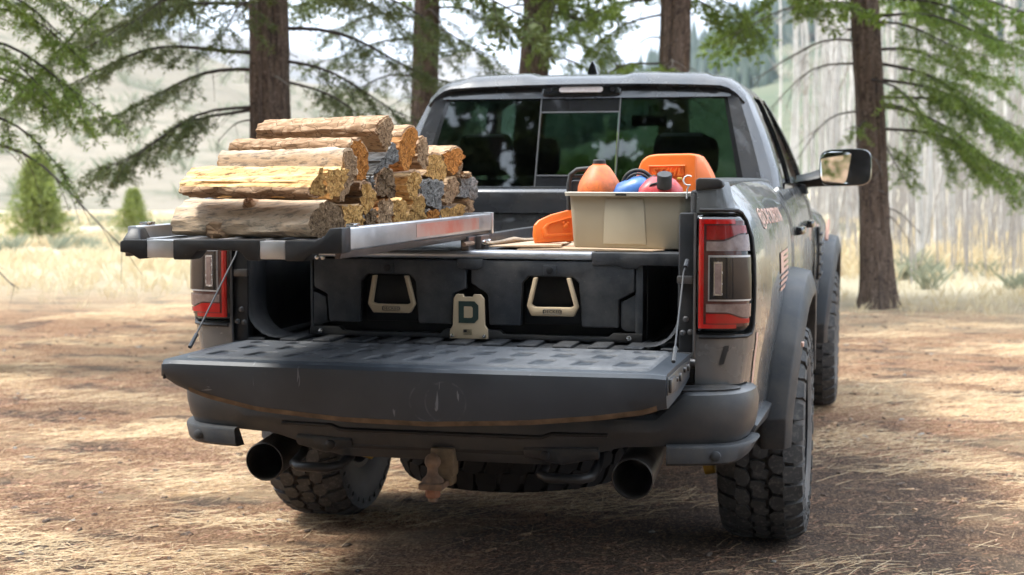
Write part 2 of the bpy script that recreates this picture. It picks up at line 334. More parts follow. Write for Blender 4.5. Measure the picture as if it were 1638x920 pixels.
# ================================================================== ground
CX, CY, CZ = 1.389, -6.287, 1.476
def bearing(px, d, py=None):
    """a point d metres in front of the view point along the bearing measured at column px, on the ground or at row py"""
    fy = 0.2377; k = (px-819)/2461.
    x = CX + d*(-math.sin(fy) + math.cos(fy)*k); y = CY + d*(math.cos(fy) + math.sin(fy)*k)
    return Vector((x, y, 0 if py is None else CZ + d*(279-py)/2461.*1.003))
def gz(x, y):
    x = np.asarray(x, float); y = np.asarray(y, float)
    r = np.hypot(x, y-1.8)
    a = np.clip((r-1.5)/5, .12, 1)*np.clip(60/(r+1), .3, 1)
    return (fbm(x*.9, y*.9, 3)-.47)*.09*a + (fbm(x*5, y*5, 8, 3)-.44)*.026 + (fbm(x*14, y*14, 18, 2)-.37)*.016*np.clip(12/(r+1),0,1) - .004
def ground_mat():
    s = NT('forest_floor'); g = s.n('NewGeometry'); sep = s.n('SeparateXYZ'); s.t.links.new(g.outputs['Position'], sep.inputs[0])
    fine = s.ramp(s.noise(55,8,.75),(.34,0),(.66,1)); st = s.noise(9,7,.7, s.coord((1,3.5,1)))
    cl = s.n('TexVoronoi', Scale=95.0); s.t.links.new(s.coord((1,2.1,1),rot=(0,0,.4)), cl.inputs['Vector']); cl2 = s.n('TexVoronoi', Scale=55.0); s.t.links.new(s.coord((2.2,.9,1),rot=(0,0,-.4)), cl2.inputs['Vector'])
    sp1 = s.n('SeparateColor'); s.t.links.new(cl.outputs['Color'], sp1.inputs[0]); sp2 = s.n('SeparateColor'); s.t.links.new(cl2.outputs['Color'], sp2.inputs[0])
    bits = s.math('ADD', s.math('MULTIPLY', sp1.outputs[0], .6), s.math('MULTIPLY', sp2.outputs[1], .4))
    litter = s.mix(s.ramp(s.noise(2.3,5),(.4,0),(.65,.55)), s.ramp(bits,(.12,(.10,.052,.036)),(.35,(.33,.18,.11)),(.6,(.50,.285,.155)),(.9,(.67,.46,.285))), s.ramp(bits,(.1,(.16,.09,.062)),(.45,(.43,.27,.155)),(.85,(.63,.45,.28))))
    soil = s.mix(fine, (.050,.038,.032), (.165,.125,.102)); soil = s.mix(s.ramp(bits,(.68,0),(.75,.8)), soil, (.42,.27,.18))
    strw = s.mix(s.ramp(st,(.3,0),(.7,1)), (.48,.33,.19), (.68,.52,.33))
    m1 = s.noise(1.9,7,.62, s.coord((.8,1.5,1))); col = s.mix(s.ramp(m1,(.515,0),(.60,.9)), litter, soil)
    m2 = s.noise(.75,6,.6, s.coord((.8,1.7,1))); col = s.mix(s.ramp(m2,(.50,0),(.64,.7)), col, strw)
    # worn bare soil in the parking track behind and under the truck
    tr = s.math('SUBTRACT', s.math('ADD', s.noise(1.3,6,.65), .5), s.math('MULTIPLY', s.math('ABSOLUTE', s.math('SUBTRACT', sep.outputs['X'], .9)), .30))
    tr = s.math('SUBTRACT', tr, s.math('MULTIPLY', s.math('MAXIMUM', s.math('SUBTRACT', sep.outputs['Y'], .3), 0.0), .14))
    col = s.mix(s.ramp(tr,(.52,0),(.72,.85)), col, soil)
    far = s.n('MapRange'); s.t.links.new(sep.outputs['Y'], far.inputs[0]); far.inputs[1].default_value = 8; far.inputs[2].default_value = 14
    mead = s.mix(s.ramp(s.noise(.16,5),(.35,0),(.65,1)), (.68,.58,.40), (.58,.52,.37))
    col = s.mix(far.outputs[0], col, mead)
    s.P(base=col, rough=.95, spec=.1); s.bump(bits, .6, .012, s.bump(fine, 1.0, .025, s.bump(m1,.8,.08))); return s.m
M['ground'] = ground_mat()
rr = np.concatenate([np.linspace(.0005, 9, 220), 9*np.exp(np.linspace(.02, math.log(3500/9.), 90))])
th = np.linspace(0, 2*PI, 560, endpoint=False)
RR, TH = np.meshgrid(rr, th, indexing='ij'); GX = RR*np.cos(TH)+.6; GY = RR*np.sin(TH)+1.0
GV = np.stack([GX, GY, gz(GX,GY)], -1).reshape(-1,3); nth = len(th)
ii, jj = np.meshgrid(np.arange(len(rr)-1), np.arange(nth), indexing='ij'); j2 = (jj+1) % nth
GF = np.stack([ii*nth+jj, (ii+1)*nth+jj, (ii+1)*nth+j2, ii*nth+j2], -1).reshape(-1,4)
tag(npmesh('ground', GV, GF, M['ground'], smooth=True), 'tan forest floor of needles, straw and bare soil', None, None, 'structure')

# ------------------------------------------------------------------ hills
def hill(name, mat, prof, d0, d1, seed, rough, n=150, m=46, power=1.15, step=9):
    xs = np.linspace(prof[0][0], prof[-1][0], n); ys = np.interp(xs, [p[0] for p in prof], [p[1] for p in prof])
    V = []
    for i in range(m):
        t = i/(m-1)*1.25
        for px, py in zip(xs, ys):
            d = d0+(d1-d0)*t
            b = bearing(px, d); top = bearing(px, d1, py).z
            g = float(fbm(b.x/step, b.y/step, seed)-.47)
            h = top*(min(t,1)**power) if t <= 1 else top*(1-(t-1)*1.6)
            V.append((b.x, b.y, h + g*rough*min(1, t*1.6)*(1 if t < .93 else .4) - .5*(t==0)))
    F = [(i*n+j, i*n+j+1, (i+1)*n+j+1, (i+1)*n+j) for i in range(m-1) for j in range(n-1)]
    o = npmesh(name, V, F, mat, smooth=True); o['kind'] = 'structure'; return np.array(V).reshape(m,n,3), o
def hill_mat(name, a, b, c, sc, f):
    s = NT(name); col = s.mix(s.ramp(s.noise(sc,6,.6),(.35,0),(.65,1)), a, b); col = s.mix(s.ramp(s.noise(sc*f,6,.65),(.52,0),(.66,.8)), col, c)
    s.P(base=col, rough=1, spec=0); s.bump(s.noise(sc*f,5), .6, 1.5); return s.m
M['hill_tan'] = hill_mat('dry_grass_hillside', (.245,.215,.17), (.19,.17,.135), (.11,.115,.085), .02, 9)
M['hill_far'] = hill_mat('bare_far_mountain', (.24,.225,.21), (.18,.175,.17), (.13,.135,.135), .006, 8)
M['hill_forest'] = hill_mat('wooded_mountainside', (.095,.115,.075), (.15,.145,.10), (.055,.075,.05), .008, 7)
HB, hb_o = hill('far_mountain', M['hill_far'], [(-1200,60),(-200,70),(150,62),(260,50),(400,66),(520,96),(620,104),(700,95),(745,78),(810,106),(900,126),(1000,150),(1150,200),(1400,240)], 420, 900, 21, 16, step=60)
HC, hc_o = hill('wooded_mountain', M['hill_forest'], [(850,240),(1000,158),(1100,108),(1165,68),(1240,25),(1330,-18),(1500,-70),(1750,-110),(2400,-150),(3400,-120)], 150, 620, 33, 12, step=45)
HA, ha_o = hill('dry_hillside', M['hill_tan'], [(-2600,-60),(-1500,-110),(-500,-90),(0,-36),(90,-8),(183,18),(237,43),(300,76),(400,112),(560,150),(700,185),(820,225),(1000,262),(1250,300)], 60, 240, 5, 7, step=16)

# ------------------------------------------------------------------ needles, branches, trees
def needle_tris(segs, dens, ln, wd, flat=.55, seed=0):
    g = np.random.default_rng(seed)
    A = np.array([s[0] for s in segs], float); B = np.array([s[1] for s in segs], float)
    Ls = np.linalg.norm(B-A, axis=1); k = np.maximum(2, (Ls*dens).astype(int)); idx = np.repeat(np.arange(len(segs)), k); n = len(idx)
    T = (B-A)[idx]/np.maximum(Ls[idx],1e-6)[:,None]; P = A[idx]+(B-A)[idx]*g.random((n,1))
    rv = g.normal(size=(n,3)); rv[:,2] *= flat
    side = rv-(rv*T).sum(1,keepdims=True)*T; side /= np.linalg.norm(side,axis=1,keepdims=True)+1e-9
    D = T*g.uniform(.25,.8,(n,1))+side; D /= np.linalg.norm(D,axis=1,keepdims=True)
    W = np.cross(D, g.normal(size=(n,3))); W /= np.linalg.norm(W,axis=1,keepdims=True)+1e-9
    l = ln*g.uniform(.6,1.3,(n,1)); w = wd*g.uniform(.7,1.3,(n,1))
    V = np.empty((n,4,3)); V[:,0] = P; V[:,1] = P+D*l*.45+W*w*.5; V[:,2] = P+D*l; V[:,3] = P+D*l*.45-W*w*.5
    return V.reshape(-1,3), np.arange(n*4).reshape(n,4)
def make_branch(p0, az, L, droop, lift, r0, g, dead=False, sub=.095, leafy=.25, kink=.07):
    """one limb: returns wood MB and the twig segments that carry needles"""
    mb = MB(); segs = []; d = Vector((math.cos(az), math.sin(az), 0)); n = max(7, int(L/.16)); pts = []
    w1, w2 = g.uniform(-1,1), g.uniform(-1,1)
    for i in range(n+1):
        t = i/n; q = Vector(p0)+d*(L*t)+Vector((0,0,L*(lift*t-droop*t*t)))
        q += Vector((-d.y,d.x,0))*(kink*L*math.sin(3.1*t+w1))*t + Vector((0,0,1))*kink*L*.6*math.sin(6*t+w2)*t
        pts.append(q)
    mb.tube(pts, [max(.004, r0*(1-.85*i/n)) for i in range(n+1)], 6)
    s = .14; side = 1
    while s < L:
        t = s/L; i = min(n-1, int(t*n)); q = pts[i].lerp(pts[i+1], t*n-i); fw = (pts[i+1]-pts[i]).normalized()
        sl = (.18+.50*min(1, t*3)*(1-t*.72))*min(1,L/1.4)*g.uniform(.5,1.4)
        a = g.uniform(.7,1.15)*side; dv = Vector((fw.x*math.cos(a)-fw.y*math.sin(a), fw.x*math.sin(a)+fw.y*math.cos(a), fw.z*.6 - g.uniform(.05,.5)))
        dv.normalize(); e1 = q+dv*sl*.55; e2 = e1+(dv+Vector((0,0,-.28)))*sl*.5
        mb.tube([q,e1,e2],[.0045,.0032,.0018],3)
        if not dead and t > leafy*.6:
            segs.append((q.lerp(e1,.3), e1)); segs.append((e1,e2))
            m = int(sl/.055)
            for k in range(m):
                u = (k+.6)/m; c = q.lerp(e1,u/.55) if u < .55 else e1.lerp(e2,(u-.55)/.45)
                b = g.uniform(.6,1.1)*(1 if k%2 else -1); tv = Vector((dv.x*math.cos(b)-dv.y*math.sin(b), dv.x*math.sin(b)+dv.y*math.cos(b), dv.z-g.uniform(0,.45))).normalized()
                segs.append((c, c+tv*g.uniform(.07,.20)))
        elif dead and g.random() < .6:
            mb.tube([e1, e1+Vector((g.uniform(-.15,.15),g.uniform(-.15,.15),-g.uniform(.05,.2)))],[.0025,.001],3)
        side = -side; s += sub*g.uniform(.7,1.35)
    if not dead: segs += [(pts[-3],pts[-1])]
    return mb, segs
def trunk_mesh(base, top, r0, r1, seed, n=44, flare=.28):
    g = random.Random(seed); base = Vector(base); top = Vector(top); H = (top-base).length; rings = []; m = max(14, int(H/.35))
    w = [g.uniform(-1,1) for _ in range(4)]; rid = [g.uniform(-.10,.10) for _ in range(n)]; m *= 2
    for i in range(m+1):
        if i%5 == 0: rid = [a*.55+g.uniform(-.075,.075) for a in rid]
        t = i/m; z = t*H; r = r0+(r1-r0)*t + flare*r0*math.exp(-z/.22)
        c = base.lerp(top,t)+Vector((math.sin(t*5+w[0]),math.cos(t*4+w[1]),0))*.05*min(1,t*3); ring = []
        for k in range(n):
            a = 2*PI*k/n; q = 1+.07*math.sin(3*a+w[2]*3+t*2)+.04*math.sin(7*a+w[3]*5)+rid[k]+g.uniform(-.02,.02)+ (.14*math.sin(5*a+w[0]*4)*math.exp(-z/.25))
            ring.append(c+Vector((math.cos(a)*r*q, math.sin(a)*r*q, g.uniform(-.02,.02)*(0<i<m))))
        rings.append(ring)
    b = rings[0]; rings.insert(0,[v+(v-base)*.25+Vector((0,0,-.12)) for v in b])
    return MB().loft(rings)
AZR = 0.2377          # azimuth of "towards the right of the view"
def fir(name, label, base, top, r0, r1, limbs, seed, crown=None, nmat='needle', tmat='trunk', group=None, dens=230, nl=.052, nw=.009):
    g = random.Random(seed); t = empty(name, base, label, 'tree', group)
    trunk_mesh(base, top, r0, r1, seed).build('trunk', M[tmat], t, smooth=60)
    base = Vector(base); top = Vector(top); H = top.z-base.z; segs = []; up = []
    def at(z, az):
        q = base.lerp(top, (z-base.z)/H); r = (r0+(r1-r0)*(z-base.z)/H)*.8; return q+Vector((math.cos(az),math.sin(az),0))*r
    for (z, az, L_, droop, lift, dead) in limbs:
        z += g.uniform(-.12,.12); az += g.uniform(-.3,.3); L_ *= g.uniform(.75,1.15); droop *= g.uniform(.5,1.5); lift += g.uniform(-.12,.10)
        mb, sg = make_branch(at(z,az), az, L_, droop, lift, .009+.007*L_, g, dead, leafy=.4, kink=g.uniform(.05,.15))
        mb.build('branch', M['deadtwig' if dead else 'twig'], t, smooth=70); segs += sg
    if limbs:                                                   # broken stubs and dead twigs on the bare trunk
        for k in range(12):
            z = g.uniform(.6,3.6); az = g.uniform(0,2*PI); mb, sg = make_branch(at(z,az), az, g.uniform(.12,.55), g.uniform(.1,.6), g.uniform(-.3,.2), .011, g, True, sub=.12, kink=.12)
            mb.build('dead_branch', M['deadtwig'], t, smooth=70)
    if crown:
        z0, nb, Lm = crown
        for k in range(nb):
            u = (k+.5)/nb; z = z0+(H*.97-z0)*u; az = k*2.399+g.uniform(-.4,.4); L_ = Lm*(1-u)**.7*g.uniform(.7,1.1)+.25
            mb, sg = make_branch(at(z,az), az, L_, g.uniform(.18,.35), g.uniform(.0,.2), .010+.009*L_, g, False, sub=.17, leafy=.3)
            mb.build('branch', M['twig'], t, smooth=70); up += sg
    Vs = []; Fs = []; n0 = 0
    for sg, dn, l, w, sd in ((segs, dens, nl, nw, seed), (up, dens*.35, nl*1.9, nw*3.4, seed+1)):
        if sg:
            V, F = needle_tris(sg, dn, l, w, .6, sd); Vs.append(V); Fs.append(F+n0); n0 += len(V)
    if Vs: npmesh('crown', np.concatenate(Vs), np.concatenate(Fs), M[nmat], t)
    return t
RT, LF, TO, AW = AZR, AZR+PI, AZR-PI/2, AZR+PI/2     # right, left, towards, away as seen in the photograph
def rl(z, a, L_, droop=.2, lift=0., dead=False): return (z, a, L_, droop, lift, dead)
gT = 'large firs round the clearing'
b1 = bearing(440,14.2); fir('fir_tree','fir trunk behind the firewood with long drooping boughs on both sides', b1, b1+Vector((-.35,.1,10.5)), .205,.09,
  [rl(3.35,LF,2.1,.38,.05),rl(3.15,LF+.35,2.0,.42,.1),rl(2.95,LF-.35,2.2,.40,.12),rl(2.7,LF+.1,2.3,.30,-.02),rl(2.45,LF-.25,2.1,.25,-.05),rl(2.2,LF+.3,1.7,.22,-.1),rl(1.95,LF,1.6,.2,-.12),
   rl(3.3,RT-.3,2.0,.25,.0),rl(3.05,RT+.3,2.1,.22,.02),rl(2.85,RT-.1,1.9,.3,-.02),rl(2.6,RT+.2,1.5,.42,-.12),rl(2.35,RT-.3,1.2,.45,-.2),rl(2.0,RT+.3,1.6,.1,-.05),rl(1.8,RT-.1,1.5,.1,-.02),
   rl(3.0,TO,1.3,.35,.05),rl(3.2,TO+.6,1.5,.35,.05),rl(3.3,TO-.7,1.6,.35,0.)], 101, (3.45,46,2.4), 'needle_dark', group=gT, dens=200)
b2 = bearing(674,18.2); fir('fir_tree','dark straight fir trunk between the firewood and the cab roof', b2, b2+Vector((.12,.1,11)), .165,.08,
  [rl(3.5,RT,1.2,.3,.1),rl(3.25,LF+.2,1.5,.2,.05),rl(3.1,LF-.4,1.4,.3,0.),rl(2.6,LF+.1,1.2,.3,-.05),rl(2.3,RT+.2,.5,.2,-.1),rl(3.4,TO+.4,1.1,.4,0.),rl(2.1,RT-.2,.45,.2,-.3),rl(1.9,LF+.3,1.6,.1,.02),rl(1.7,LF-.3,1.7,.1,.02)], 102, (3.6,40,2.0), 'needle_dark', group=gT, dens=200)
b3 = bearing(822,17.4); fir('fir_tree','leaning fir trunk rising behind the left half of the cab roof', b3, b3+Vector((.75,.2,11)), .185,.09,
  [rl(3.2,RT+.3,1.0,.45,0.),rl(2.95,RT-.2,1.2,.40,-.05),rl(2.7,RT+.1,1.3,.22,-.12),rl(3.45,TO,1.0,.4,0.),rl(3.4,LF+.2,.8,.5,0.)], 103, (3.6,40,2.0), 'needle', group=gT, dens=240)
b4 = bearing(1068,16.4); fir('fir_tree','fir trunk with a peeled golden streak behind the cab roof', b4, b4+Vector((.1,.2,11)), .178,.09,
  [rl(3.3,RT-.2,.8,.65,0.),rl(3.45,LF,1.2,.5,0.),rl(3.2,LF-.5,1.1,.5,-.1),rl(2.65,LF+.3,1.0,.16,-.05),rl(2.5,TO-.3,.6,.2,.05),rl(2.45,LF-.2,1.3,.1,.02)], 104, (3.6,40,2.0), 'needle', group=gT, dens=240)
def streak():
    rows = []
    for i in range(40):
        z = .1+i*.13; c = b4+Vector((.1*z/11,.2*z/11,0)); r = .178-.088*z/11+.014; row = []
        for k in range(7):
            a = TO+.75+(k-3)*(.10+.03*math.sin(i*.7)); row.append(c+Vector((math.cos(a)*r,math.sin(a)*r,z)))
        rows.append(row)
    t = [o for o in COL.objects if o.name.startswith('fir_tree') and (o.location-b4).length < .01][0]
    MB().grid(rows).build('peeled_bark', M['trunk_worn'], t, smooth=80)
streak()
b5 = bearing(1406,17.2); fir('fir_tree','fir trunk right of the wing mirror with low green boughs', b5, b5+Vector((-.78,.1,11)), .170,.09,
  [rl(3.35,RT,1.7,.2,.0),rl(3.1,RT-.4,2.0,.22,.0),rl(2.95,RT+.4,1.9,.22,.02),rl(2.75,RT+.1,2.1,.25,-.02),rl(2.6,RT-.3,1.9,.3,-.03),rl(2.45,RT+.2,1.6,.35,-.05),rl(2.3,RT-.1,1.7,.42,-.1),rl(2.15,RT+.35,1.5,.5,-.12),rl(2.0,RT-.25,1.6,.42,-.1),
   rl(3.2,TO+.7,1.3,.3,0.),rl(2.5,TO+.6,1.0,.3,-.05),rl(2.15,TO-.2,.5,.3,.0),rl(2.0,RT+.7,1.3,.5,-.15),
   rl(3.3,LF,1.6,.45,.12,True),rl(3.0,LF+.3,1.3,.5,.02,True),rl(2.6,LF-.3,.9,.6,-.05,True),rl(2.2,LF+.2,.8,.7,-.1,True),rl(3.35,LF+.4,.7,.3,.1)], 105, (3.5,46,2.3), 'needle', group=gT, dens=240)
b0 = bearing(-70,11.5); fir('fir_tree','near fir whose bright green boughs hang into the top left corner', b0, b0+Vector((0,.2,10.5)), .22,.10,
  [rl(2.95,RT,1.05,.35,.0),rl(2.75,RT+.4,1.0,.35,.0),rl(2.55,RT-.3,1.05,.4,-.05),rl(2.35,RT+.2,.85,.4,-.1),rl(2.15,RT-.2,.75,.5,-.1),rl(1.95,RT+.1,.7,.6,-.15),rl(3.0,RT-.6,1.0,.4,.0),rl(2.8,TO+.5,.9,.4,0.),rl(1.8,RT,.95,.5,-.2,True),rl(2.45,TO+.9,.8,.4,0.),rl(2.65,RT+.1,1.0,.4,0.)], 106, (3.1,44,2.0), 'needle', group=gT, dens=230)
# firs behind the view point: they are what the rear window, tailgate and paint reflect
for k,(x,y,h) in enumerate([(-9,-13,19),(-5.6,-14,23),(-3.0,-15.5,24),(-.7,-17,25),(1.6,-15,24),(4.0,-16.5,24),(6.8,-14,22),(10.5,-11,18),(-12,-9.5,18),(-2,-21,25),(3,-21,25)]):
    fir('fir_tree','tall fir behind the viewer, mirrored darkly in the cab rear window',(x,y,0),(x+.2,y,h),.26,.06,[],200+k,(2.6,84,3.4),'needle_dark',group='firs reflected in the rear window', dens=130, nl=.13, nw=.055)
# the undergrowth edge behind the view point: what the door mirror shows
UG = [(-11,-23),(-8,-24),(-5.5,-22.5),(-3,-24),(-.6,-22.5),(1.8,-24),(4,-22.6),(6.5,-24),(9,-22),(11.5,-23),(14,-20)]
# small bushy conifers in the meadow and ahead of the truck
def bush_conifer(name, label, base, h, r, seed, mat, group, n=900):
    g = random.Random(seed); t = empty(name, base, label, 'tree', group); base = Vector(base)
    MB().tube([base-Vector((0,0,.1)), base+Vector((0,0,h*.5)), base+Vector((0,0,h*.97))],[.03*h,.018*h,.004],7).build('trunk', M['twig'], t)
    sg = []
    for k in range(n):
        u = g.random()**.8; z = h*(.04+.94*u); rad = r*(1-u)**.75*(.55+.45*math.sin(k*2.4+7*u)**2); a = g.uniform(0,2*PI); q = g.uniform(.35,1.0)*(1+.30*math.sin(3*a+seed+4*u)+.22*math.sin(2*a-9*u+seed*2))
        c = base+Vector((math.cos(a)*rad*q, math.sin(a)*rad*q, z)); d = Vector((math.cos(a+g.uniform(-.6,.6)),math.sin(a+g.uniform(-.6,.6)),g.uniform(-.05,.75))).normalized()
        sg.append((c, c+d*h*g.uniform(.05,.11)))
    V,F = needle_tris(sg, 14/(h*.08), h*.030, h*.009, 1, seed); npmesh('crown', V, F, M[mat], t)
for k,(x,y) in enumerate(UG): bush_conifer('conifer','bushy conifer behind the viewer, seen small in the door mirror',(x,y,0), 4.4+.5*(k%3), 2.0, 60+k, 'needle', 'conifers seen in the door mirror', 900)
bush_conifer('conifer', 'bushy young conifer in the meadow left of the fir branches', bearing(62,33), 1.85, .78, 1, 'needle_yel', 'young conifers in the meadow', 3200)
bush_conifer('conifer', 'smaller young conifer just left of the cargo slide corner', bearing(214,34), 1.15, .58, 2, 'needle_yel', 'young conifers in the meadow', 2200)
for k,(px,d,h) in enumerate([(870,27,2.0),(925,25,1.8),(985,29,2.2),(1040,26,1.9),(1100,28,2.1)]):
    bush_conifer('conifer','green conifer ahead of the truck, seen dimly through the cab glass', bearing(px,d), h, 1.2, 20+k, 'needle_yel', 'conifers seen through the cab', 900)
for k,(px,t) in enumerate([(196,42),(222,42),(246,41),(160,36),(205,24),(255,30),(118,41),(300,38),(330,30),(420,33)]):
    j = int((px+2600)/(3850)*149); p = HA[min(t,45)//1*35//46, j] if t < 36 else HA[36, j]
    bush_conifer('conifer', f'tiny dark conifer on the dry hillside, number {k+1} from the left' if False else 'tiny dark conifer growing on the dry hillside', (p[0],p[1],p[2]-.2), 4.5+.9*(k%4), 1.6, 40+k, 'needle_dark', 'conifers on the dry hillside', 160)
# wooded mountainside: one far-off mass of tree tops
g = np.random.default_rng(77); n = 5200
pi_, pj = g.integers(13,36,n), g.integers(2,148,n); pts = HC[pi_,pj]+np.stack([g.uniform(-9,9,n),g.uniform(-9,9,n),np.zeros(n)],-1)
keep = fbm(pts[:,0]/60, pts[:,1]/60, 4) > .40; pts = pts[keep]; n = len(pts); hh = g.uniform(6,14,n)
an = np.linspace(0,2*PI,6,endpoint=False); ring = np.stack([np.cos(an),np.sin(an),0*an],-1)
V = np.empty((n,7,3)); V[:,:6] = pts[:,None]+ring[None]*(hh*.2)[:,None,None]; V[:,6] = pts+np.stack([0*hh,0*hh,hh],-1)
F = (np.arange(n)[:,None,None]*7+np.array([[k,(k+1)%6,6] for k in range(6)])[None]).reshape(-1,3)
tag(npmesh('forest', V.reshape(-1,3), F, M['far_forest']), 'far conifer forest on the mountainside', None, None, 'stuff')
# sagebrush dots on the dry hillside and meadow
def tuft_field(name, pts, h, w, nb, mat, label, seed, spread=.5):
    g = np.random.default_rng(seed); n = len(pts); P = np.repeat(pts, nb, 0); hh = np.repeat(h, nb)*g.uniform(.6,1.15,n*nb); m = len(P)
    a = g.uniform(0,2*PI,m); ln = g.uniform(.05,spread,m)*hh; ba = g.uniform(0,2*PI,m); br = np.repeat(w,nb)*g.random(m)
    P = P+np.stack([np.cos(ba)*br, np.sin(ba)*br, 0*br],-1); wd = hh*g.uniform(.012,.03,m)
    pa = a+PI/2; off = np.stack([np.cos(pa)*wd,np.sin(pa)*wd,0*wd],-1); D = np.stack([np.cos(a)*ln,np.sin(a)*ln,0*ln],-1)
    V = np.empty((m,4,3)); V[:,0] = P-off; V[:,1] = P+off
    V[:,2] = P+D*.4+np.stack([0*hh,0*hh,hh*.6],-1)+off*.6; V[:,3] = P+D+np.stack([0*hh,0*hh,hh],-1)
    F = np.arange(m*4).reshape(m,4); return tag(npmesh(name, V.reshape(-1,3), F, M[mat]), label, None, None, 'stuff')
n = 2600; a_, b_ = g.integers(1,35,n), g.integers(1,148,n)
pts = HA[a_,b_]+np.stack([g.uniform(-3,3,n),g.uniform(-3,3,n),0*np.ones(n)-.1],-1)
tuft_field('sagebrush', pts, g.uniform(.5,1.1,n), g.uniform(.3,.7,n), 16, 'sage', 'grey-green sagebrush dotted over the hillside', 3, .9)
# ------------------------------------------------------------------ meadow grass
def scatter(n, x0,x1,y0,y1, dens, seed):
    g = np.random.default_rng(seed); x = g.uniform(x0,x1,n); y = g.uniform(y0,y1,n); k = g.random(n) < dens(x,y); return x[k], y[k]
x,y = scatter(30000,-26,26,8.6,42, lambda x,y: np.clip((fbm(x*.35,y*.35,9)-.30)*3.2,0,1)*np.clip((y-8.5-1.3*np.sin(x*.5))/2.5,0,1), 5)
pts = np.stack([x,y,gz(x,y)-.02],-1); hgt = (.10+.26*fbm(x*.25,y*.25,12)*np.clip((y-9)/6,.4,1.4))
tuft_field('meadow_grass', pts, hgt, np.full(len(x),.12), 9, 'meadow', 'tall dry yellow meadow grass behind the clearing', 6, .7)
x,y = scatter(700,3.4,7.5,11.5,14.5, lambda x,y: np.clip(1.6-((x-5.2)/1.9)**2-((y-13)/1.3)**2,0,1), 15)
pts = np.stack([x,y,gz(x,y)-.02],-1); tuft_field('grass_clump', pts, .45+.35*np.random.default_rng(3).random(len(x)), np.full(len(x),.08), 14, 'meadow', 'clump of tall rusty dry grass right of the fir trunk', 7, .55)
x,y = scatter(2600,-26,26,14,40, lambda x,y: np.clip((fbm(x*.3,y*.3,29)-.5)*4,0,1), 25)
pts = np.stack([x,y,gz(x,y)-.02],-1); tuft_field('sagebrush', pts, .16+.2*np.random.default_rng(4).random(len(x)), np.full(len(x),.2), 44, 'sage', 'pale sage brush among the meadow grass', 8, 1.0)
# ------------------------------------------------------------------ aspen grove
def aspen_tree(base, h, r, seed, label):
    g = random.Random(seed); t = empty('aspen_tree', base, label, 'tree', 'aspens in the pale grove'); b = Vector(base)
    lean = Vector((g.uniform(-.5,.5), g.uniform(-.3,.3), 0)); pts = [b-Vector((0,0,.2))]+[b+lean*(u*u)+Vector((math.sin(u*6+seed)*.07,0,h*u)) for u in (.12,.25,.4,.55,.7,.85,1)]
    MB().tube(pts, [r*1.25,r,r*.93,r*.85,r*.75,r*.6,r*.4,r*.15], 8).build('trunk', M['aspen'], t, smooth=80)
    mb = MB()
    for k in range(9):
        u = g.uniform(.22,.95); i = int(u*7); q = pts[min(i+1,7)]; a = g.uniform(0,2*PI); l = g.uniform(.5,1.6)*(1.2-u)
        e = q+Vector((math.cos(a)*l*.6, math.sin(a)*l*.6, l*.7)); mb.tube([q, q.lerp(e,.5)+Vector((0,0,-.08)), e],[r*.28,r*.2,.006],4)
        for j in range(4):
            c = q.lerp(e, g.uniform(.3,1)); mb.tube([c, c+Vector((g.uniform(-.4,.4),g.uniform(-.4,.4),g.uniform(.1,.5)))],[.008,.003],3)
    mb.build('crown', M['aspen_twig'], t, smooth=80)
ga = random.Random(9)
for k in range(120):
    px = 1325+ga.random()**.95*680 if k%7 else 1215+120*ga.random(); d = 24+52*ga.random()
    if px < 1335: d = max(d, 58)
    aspen_tree(bearing(px,d), ga.uniform(9,14), ga.uniform(.030,.075)*(1+(d-22)*.006), 500+k, 'slender white aspen in the pale grove right of the truck')
g = np.random.default_rng(91); n = 1500; P = np.array([list(bearing(1300+g.random()**.9*700, 21+60*g.random())) for _ in range(n)]); hh = g.uniform(1.2,6.5,n)
rw_ = g.uniform(.008,.022,n); lean = g.normal(0,.10,(n,2))*hh[:,None]; an = np.linspace(0,2*PI,3,endpoint=False)
V = np.empty((n,6,3))
for k in range(3):
    V[:,k] = P+np.stack([np.cos(an[k])*rw_,np.sin(an[k])*rw_,0*rw_-.05],-1); V[:,k+3] = P+np.stack([np.cos(an[k])*rw_*.3+lean[:,0],np.sin(an[k])*rw_*.3+lean[:,1],hh],-1)
F = (np.arange(n)[:,None,None]*6+np.array([[0,1,4,3],[1,2,5,4],[2,0,3,5]])[None]).reshape(-1,4)
tag(npmesh('saplings', V.reshape(-1,3), F, M['aspen_twig']), 'bare grey saplings and brush among the aspens', None, None, 'stuff')
# ------------------------------------------------------------------ litter on the forest floor
def strands(name, x, y, ln, wd, mat, label, seed, curl=.04, lift=.012):
    g = np.random.default_rng(seed); n = len(x); a = g.normal(.15,.75,n); l = ln*g.uniform(.4,1.5,n); w = wd*g.uniform(.6,1.4,n)
    z = gz(x,y)+.003; d = np.stack([np.cos(a),np.sin(a)],-1); p = np.stack([-d[:,1],d[:,0]],-1); c = (g.random(n)-.5)*curl*l
    V = np.empty((n,6,3)); up = lift*g.random(n)
    for k,(s,zz) in enumerate(((-.5,.0),(0,.55),(.5,1.))):
        ctr = np.stack([x,y],-1)+d*(l*s)[:,None]+p*(c*(1 if s==0 else -.2))[:,None]; ww = w*(1 if s<.4 else .4)
        for m,sg in enumerate((-1,1)):
            V[:,k*2+m,:2] = ctr+p*(ww*sg*.5)[:,None]; V[:,k*2+m,2] = z+up*zz+.001*m
    F = (np.arange(n)[:,None,None]*6+np.array([[0,1,3,2],[2,3,5,4]])[None]).reshape(-1,4)
    return tag(npmesh(name, V.reshape(-1,3), F, M[mat]), label, None, None, 'stuff')
def track(x,y): return .75*np.clip(1.15-np.abs(x-.7)*.42-np.clip(y-.2,0,9)*.16,0,1)
